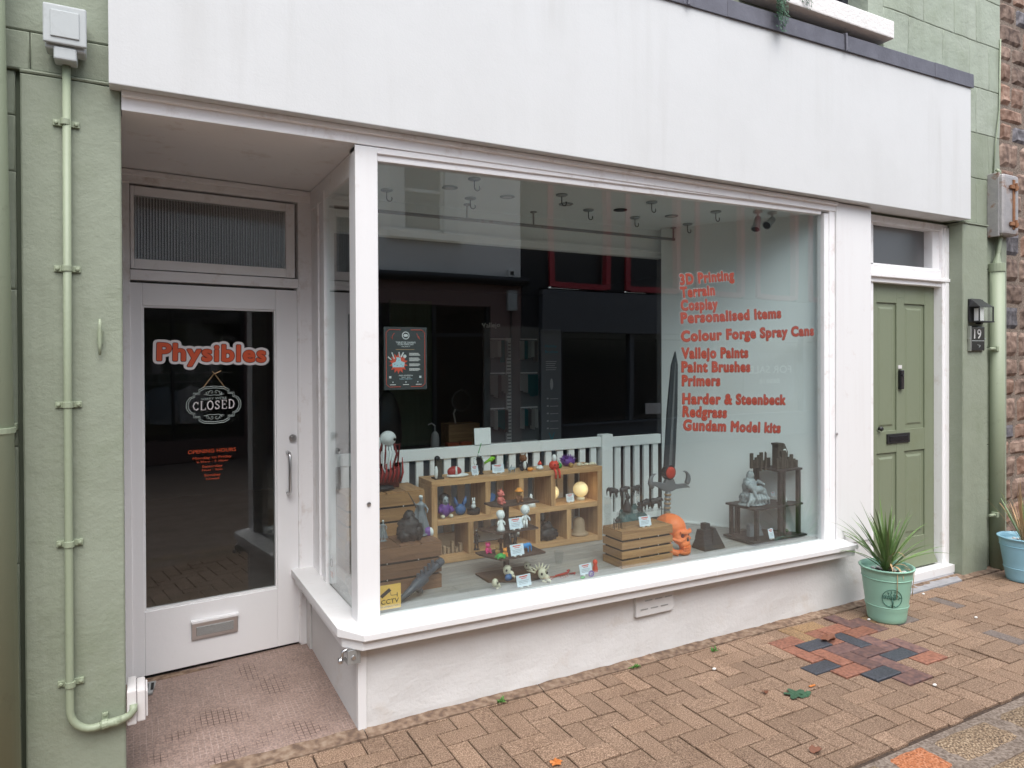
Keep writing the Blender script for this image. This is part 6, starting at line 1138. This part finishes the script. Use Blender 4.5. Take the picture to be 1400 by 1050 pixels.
tn = fig('white_tin', 'round white tin lying by the side glass', 'tin', .144, .27, .44); MB().lathe((.10, .56, .4405), [(.030, 0), (.032, .004), (.032, .018), (.028, .021), (.001, .021)], 24).build('tin_body', 'steel', tn, smooth=False)
# --- loose on the deck
f = fig('clear_vase', 'clear faceted glass vase standing on the deck before the shelf', 'vase', 1.30, .42, .44); MB().lathe((1.30, .42, .44), [(.018, 0), (.026, .03), (.031, .075), (.029, .075), (.022, .03), (.012, .006)], 8).build('vase_body', 'acrylic', f)
f = fig('lobster_toy', 'red jointed lobster toy lying on the deck beside a card', 'toy', 1.19, .215, .44); mb = MB()
for k in range(7): mb.ball((1.155+.014*k, .215+.003*k, .45), (.009, .009-.0008*abs(k-4), .006), 8)
for s_ in (-1, 1): mb.tube([(1.235, .22+s_*.01, .45), (1.26, .22+s_*.03, .455), (1.248, .22+s_*.038, .452)], [.004, .007, .003], 6); mb.tube([(1.155, .215, .448), (1.12, .21+s_*.012, .446), (1.10, .205+s_*.02, .443)], .002, 5)
for k in range(4):
    for s_ in (-1, 1): mb.tube([(1.175+.015*k, .215, .45), (1.17+.015*k, .215+s_*.025, .442)], .0018, 5)
mb.build('body', 'red_paint', f, smooth=True)
f = fig('orange_figure', 'small orange standing figure right of the lobster card', 'figurine', 1.40, .20, .44); MB().lathe((1.40, .20, .44), [(.016, 0), (.015, .02), (.010, .04), (.014, .05), (.012, .062), (.002, .07)], 14).build('body', 'fig_red', f, smooth=True)
f = fig('wheel_toy', 'small purple wheel in front of the lobster card', 'toy', 1.325, .135, .4405); MB().tube([(1.325+.014*cos(a*pi/8), .13, .458+.014*sin(a*pi/8)) for a in range(17)], .005, 6).tube([(1.311, .13, .458), (1.339, .13, .458)], .002, 5).tube([(1.325, .13, .444), (1.325, .13, .472)], .002, 5).build('wheel', 'fig_purple', f, smooth=True)
f = fig('green_scrap_toy', 'tiny green toy at the foot of the lobster card', 'toy', 1.27, .135, .4405); MB().ball((1.27, .13, .446), (.016, .01, .006), 10, fn=rough(4, 2, .4)).build('body', 'fig_green', f, smooth=True)
# --- clear riser with animals on the tan crate
AR = fig('clear_riser', 'clear acrylic two-step riser standing on the tan crate', 'display riser', 1.7, .24, .6495); ZT = .6495
for q in ((1.56, 1.80, .27, .335, .815, .819), (1.60, 1.90, .19, .268, .735, .739), (1.56, 1.564, .27, .335, ZT, .815), (1.796, 1.80, .27, .335, ZT, .815), (1.60, 1.604, .19, .268, ZT, .735), (1.896, 1.90, .19, .268, ZT, .735)): bx('riser_panel', 'acrylic', *q, AR, 0)
for x, L_, tk, hn, an, lb_ in ((1.60, .075, 1, 0, 2.2, 'dark elephant figure at the left of the upper riser step'), (1.68, .075, 0, 1, 0, 'dark rhinoceros figure in the middle of the upper riser step'), (1.765, .075, 0, 0, 0, 'dark bison figure at the right of the upper riser step')):
    f = fig('animal_figure', lb_, 'figurine', x, .30, .8195); quad(x, .30, .8195, L_, .06, 'print_black', f, an, tk, hn)
f = fig('cat_figure', 'tall seated black cat figure on the lower riser step', 'figurine', 1.65, .235, .7395); MB().lathe((1.65, .235, .7395), [(.024, 0), (.026, .02), (.017, .05), (.010, .072)], 14).ball((1.652, .23, .7395+.086), (.014, .015, .014), 10).tube([(1.645, .235, .83), (1.643, .235, .848)], [.005, .001], 5).tube([(1.66, .235, .83), (1.662, .235, .848)], [.005, .001], 5).build('body', 'print_black', f, smooth=True)
f = fig('fox_figure', 'small dark sitting fox figure between the cat and the wolf', 'figurine', 1.73, .225, .7395); sitting(1.73, .225, .7395, .055, 'print_black', f, ears='point')
f = fig('wolf_figure', 'dark howling wolf figure on the lower riser step', 'figurine', 1.79, .24, .7395); quad(1.79, .24, .7395, .085, .065, 'print_black', f, .4)
f = fig('pig_figure', 'dark stocky pig-like figure at the right of the lower riser step', 'figurine', 1.86, .23, .7395); quad(1.86, .23, .7395, .085, .072, 'print_black', f, -.3)
f = fig('spider_figure', 'thin black spider-legged figure at the left corner of the tan crate', 'figurine', 1.585, .24, ZT); mb = MB().ball((1.585, .24, ZT+.045), (.014, .012, .010), 10)
for k in range(6): a = k*pi/3+.2; mb.tube([(1.585, .24, ZT+.045), (1.585+.02*cos(a), .24+.02*sin(a), ZT+.058), (1.585+.026*cos(a), .24+.026*sin(a), ZT)], .002, 5)
mb.build('body', 'print_black', f, smooth=True)
f = fig('dragon_rock', 'dark teal craggy dragon-like model behind the tan crate', 'model', 2.05, .70, .44); MB().ball((2.08, .72, .52), (.11, .09, .11), 30, fn=rough(2.2, 8, .3)).ball((1.97, .68, .50), (.06, .06, .09), 20, fn=rough(3, 6, .3)).build('body', 'fig_teal', f, smooth=True)
# --- sword
SWD = fig('fantasy_sword', 'tall grey sword with a red disc and curled guard standing upright by the fence end', 'sword', 2.25, .60, .5)
Sx = lambda px, z: px
def s3(x, z, y=.60): return (x, y, z)
bl = [(2.264, 1.286), (2.297, 1.60), (2.318, 1.672), (2.338, 1.675), (2.349, 1.283), (2.327, .90), (2.234, .905)]
MB().prism([(2.234, .905), (2.327, .90), (2.350, 1.283), (2.355, 1.58), (2.336, 1.675), (2.300, 1.58), (2.264, 1.286)], .59, .604).build('blade', 'blade', SWD, .004); MB().prism([(2.268, .905), (2.294, .90), (2.316, 1.283), (2.331, 1.60), (2.326, 1.60), (2.298, 1.286)], .585, .592).build('fuller', 'sword_grey', SWD, .001)
MB().lathe((2.278, .585, .868), [(.050, .03), (.050, .0), (.044, -.004)], 28, 'y').build('disc_rim', 'fig_dark', SWD); MB().lathe((2.278, .580, .868), [(.040, .0), (.038, -.006), (.02, -.010), (.001, -.011)], 28, 'y').build('red_disc', 'fig_red', SWD, smooth=True)
g_ = [(2.245, .80), (2.20, .785), (2.16, .782), (2.095, .805)]
MB().prism([(2.10, .808), (2.155, .790), (2.20, .768), (2.24, .745), (2.27, .738), (2.30, .742), (2.33, .752), (2.39, .755), (2.46, .752), (2.415, .782), (2.37, .782), (2.33, .785), (2.31, .825), (2.25, .825), (2.235, .80), (2.18, .812), (2.15, .815)], .585, .61).build('guard', 'sword_grey', SWD, .004)
for s_, cx0 in ((-1, 2.185), (1, 2.385)):
    arc = [(cx0+s_*.018-s_*.0+.045*cos(t)*1.0, .597, .818+.048*sin(t)) for t in [(-.9+i*.28) if s_ > 0 else (pi+.9-i*.28) for i in range(10)]]; MB().tube(arc, [.016, .018, .018, .017, .015, .013, .010, .008, .005, .002], 8).build('guard_horn', 'sword_grey', SWD, smooth=True)
gp = [(2.272, .60, .74), (2.262, .60, .62), (2.256, .60, .50), (2.252, .60, .445)]; MB().tube(gp, .019, 12).build('grip', 'sword_grey', SWD, smooth=True)
for k in range(9): z = .72-k*.029; MB().lathe((2.256+.016*(z-.44)/.3, .60, z), [(.0215, -.007), (.0235, 0), (.0215, .007)], 14).build('grip_ring', 'fig_beige', SWD, smooth=True)
# --- orange skull
sk = fig('orange_skull', 'large bright orange human skull beside the tan crate', 'skull', 2.05, .25, .44); cx0, cy0, cz0 = 2.045, .255, .44
dd = lambda d, c, r, a: a*math.exp(-((d-Vector(c).normalized()).length/r)**2)
Ms = Matrix.Rotation(R(18), 4, 'Z')
C0 = Vector((cx0-.004, cy0+.02, cz0)); P = lambda a, b, c: tuple(C0+(Ms @ Vector((a, b, 0)))+Vector((0, 0, c)))
mb = MB().ball(P(0, .028, .158), (.078, .098, .078), 44, Ms, fn=lambda d: 1-dd(d, (.95, -.3, -.3), .35, .08)-dd(d, (-.95, -.3, -.3), .35, .08)-dd(d, (0, -.9, .25), .5, .03))
mb.ball(P(0, -.046, .110), (.066, .050, .052), 30, Ms, fn=lambda d: 1-dd(d, (.52, -.82, .28), .30, .50)-dd(d, (-.52, -.82, .28), .30, .50)-dd(d, (0, -.95, -.22), .20, .30))   # face with hollow orbits and nose
mb.tube([P(-.055, -.072, .146), P(-.025, -.090, .143), P(0, -.090, .137), P(.025, -.090, .143), P(.055, -.072, .146)], [.009, .012, .009, .012, .009], 10)   # brow
mb.ball(P(0, -.066, .070), (.044, .034, .030), 20, Ms); mb.ball(P(0, -.068, .022), (.044, .036, .022), 20, Ms)
for s_ in (-1, 1):
    mb.ball(P(s_*.052, -.062, .093), (.019, .020, .013), 14, Ms); mb.tube([P(s_*.062, -.05, .096), P(s_*.080, -.015, .104), P(s_*.076, .02, .106)], [.010, .007, .008], 8)
    mb.tube([P(s_*.066, .005, .10), P(s_*.066, -.002, .055), P(s_*.060, -.02, .022), P(s_*.042, -.055, .016)], [.013, .017, .020, .019], 10)
mb.build('cranium', 'skull_orange', sk, smooth=True, remesh=.0035)
for i in range(8):
    for zz in (.052, .038): a = (i-3.5)*.27; MB().ball(P(.042*sin(a), -.066-.034*cos(a), zz), (.0055, .005, .0085), 8).build('tooth', 'skull_orange', sk, smooth=True)
for s_ in (-1, 1): MB().ball(P(s_*.030, -.070, .122), (.016, .010, .014), 14, Ms).build('eye_socket', 'dark_red', sk, smooth=True)
MB().prism([(-.010, 0), (.010, 0), (0, .024)], -.003, .003, Matrix.Translation(P(0, -.0915, .088)) @ Ms).build('nose_hole', 'eye', sk)
# --- castle and ruins
f = fig('castle_model', 'dark ruined tower model right of the orange skull', 'model', 2.30, .25, .44)
MB().hexa([(2.215, .20, .44), (2.385, .20, .44), (2.385, .32, .44), (2.215, .32, .44)], [(2.23, .22, .50), (2.34, .22, .50), (2.34, .30, .50), (2.23, .30, .50)]).hexa([(2.225, .22, .50), (2.33, .22, .50), (2.33, .3, .50), (2.225, .3, .50)], [(2.235, .23, .56), (2.30, .23, .56), (2.30, .29, .56), (2.235, .29, .56)]).box(2.255, 2.295, .235, .28, .56, .60).build('tower', 'print_black', f, .004); MB().box(2.225, 2.31, .225, .235, .553, .563).build('parapet', 'print_black', f, .002)
MB().hexa([(2.29, .21, .44), (2.40, .21, .44), (2.40, .25, .44), (2.29, .25, .44)], [(2.30, .21, .575), (2.315, .21, .575), (2.315, .25, .575), (2.30, .25, .575)]).build('buttress', 'print_black', f, .003)
f = fig('abbey_ruin', 'brown ruined abbey model with arches on top of the black table', 'model', 2.9, .25, .898); Z0 = .898
def wall(x0, x1, y, prof, arches, th_=.012):
    mb = MB(); n = len(prof); w_ = (x1-x0)/n
    for i, h in enumerate(prof):
        a, b_ = x0+i*w_, x0+(i+1)*w_
        if i in arches: mb.box(a, b_, y, y+th_, Z0+h*.62, Z0+h); mb.box(a, a+w_*.22, y, y+th_, Z0, Z0+h*.62); mb.box(b_-w_*.22, b_, y, y+th_, Z0, Z0+h*.62)
        else: mb.box(a, b_, y, y+th_, Z0, Z0+h)
        mb.box(a-.001, a+.004, y-.004, y, Z0, Z0+h*.9)
    mb.build('ruin_wall', 'castle', f)
wall(2.72, 2.90, .30, [.10, .055, .07, .085, .10, .045, .05, .06], (1, 3)); wall(2.83, 3.03, .185, [.07, .08, .12, .12, .06, .075, .09, .06, .05], (1, 5, 7)); MB().box(2.86, 2.905, .20, .25, Z0, Z0+.165).box(2.855, 2.91, .195, .255, Z0+.155, Z0+.168).build('ruin_tower', 'castle', f, .002)
MB().prism([(2.935, 0+Z0), (3.0, Z0), (3.0, Z0+.10), (2.97, Z0+.155), (2.935, Z0+.10)], .24, .252).build('gable', 'castle', f, .001); MB().lathe((2.968, .239, Z0+.105), [(.017, 0), (.017, -.002)], 14, 'y').build('rose_window', 'display_white', f)
MB().prism([(2.74, Z0), (2.755, Z0), (2.755, Z0+.11), (2.748, Z0+.12)], .20, .212).box(2.70, 2.712, .20, .21, Z0-.001, Z0+.09).build('broken_pier', 'castle', f)
# --- robed statue on the middle level
f = fig('robed_statue', 'grey statue of a seated robed person holding a reclining one on the black table', 'statue', 2.70, .27, .668); x, y, z = 2.70, .275, .668
def fold(sd, amt): return lambda d: 1+amt*sin(d.x*9+sd+d.z*5)*.5+amt*noise.fractal(Vector((d.x*3+sd, d.y*3, d.z*1.5)), .8, 2, 3)
mb = MB().ball((x, y, z+.045), (.088, .062, .062), 40, fn=fold(1, .16)).ball((x-.005, y+.015, z+.12), (.052, .042, .062), 30, fn=fold(3, .10)).ball((x-.002, y+.004, z+.190), (.019, .021, .024), 16).ball((x-.002, y+.012, z+.185), (.027, .025, .036), 18, fn=fold(5, .08))
mb.tube([(x-.068, y-.03, z+.135), (x-.03, y-.055, z+.108), (x+.02, y-.055, z+.108), (x+.058, y-.045, z+.095), (x+.075, y-.05, z+.04)], [.019, .027, .022, .018, .011], 12).ball((x-.082, y-.03, z+.150), (.017, .018, .020), 14)
mb.tube([(x+.01, y-.055, z+.10), (x+.05, y-.06, z+.08), (x+.06, y-.062, z+.03)], [.018, .015, .009], 10).tube([(x-.05, y-.05, z+.12), (x-.045, y-.075, z+.075), (x-.035, y-.075, z+.045)], [.012, .010, .008], 8).tube([(x-.045, y, z+.15), (x-.07, y-.03, z+.115)], [.016, .012], 8).tube([(x+.045, y, z+.15), (x+.085, y-.03, z+.125)], [.016, .009], 8)
for k in range(7): a = -.09+.028*k; mb.tube([(x+a*.7, y-.05, z+.085), (x+a*.95, y-.068, z+.045), (x+a*1.15, y-.06, z+.008)], [.010, .012, .010], 8)
mb.ball((x, y-.002, z+.007), (.108, .075, .010), 24); mb.build('group', 'statue_grey', f, smooth=True, remesh=.0035)
f = fig('white_box', 'small white boxed model on the middle level behind the table leg', 'model', 2.885, .28, .668); MB().box(2.80, 2.83, .24, .28, .668, .70).build('box_body', 'fig_white', f, .003)
f = fig('white_model', 'small pale model house on the middle level right of the centre leg', 'model', 2.95, .25, .668); MB().box(2.915, 2.965, .22, .26, .668, .688).hexa([(2.912, .218, .688), (2.968, .218, .688), (2.968, .262, .688), (2.912, .262, .688)], [(2.93, .235, .705), (2.965, .235, .71), (2.965, .25, .71), (2.93, .25, .705)]).build('model_body', 'fig_white', f, .002)
f = fig('stone_blocks', 'grey ruined stone blocks on the bottom level of the table', 'model', 2.66, .28, .464); MB().box(2.655, 2.70, .25, .28, .464, .545).box(2.71, 2.745, .27, .29, .464, .505).hexa([(2.715, .24, .464), (2.77, .24, .464), (2.77, .26, .464), (2.715, .26, .464)], [(2.72, .24, .56), (2.73, .24, .56), (2.73, .26, .56), (2.72, .26, .56)]).build('blocks', 'print_grey', f, .003)
f = fig('green_boots', 'pair of mottled green boots on the bottom level of the table', 'boots', 2.93, .25, .464); M_('moss', (.06, .14, .06), .8, bump=.4)
for dx in (0, .028): MB().tube([(2.93+dx, .25, .464+.012), (2.93+dx, .25, .50), (2.932+dx, .25, .555)], [.015, .013, .016], 10).ball((2.938+dx, .232, .464+.012), (.014, .025, .012), 10).build('boot', 'moss', f, smooth=True)
# warm glow that the two globe lamps give off
for x in (1.497, 1.722):
    l = bpy.data.lights.new('globe_light', 'POINT'); l.energy = .05; l.color = (1, .68, .32); l.shadow_soft_size = .05
    o = bpy.data.objects.new('globe_light', l); COL.objects.link(o); o.location = (x, .755, R1+.075)
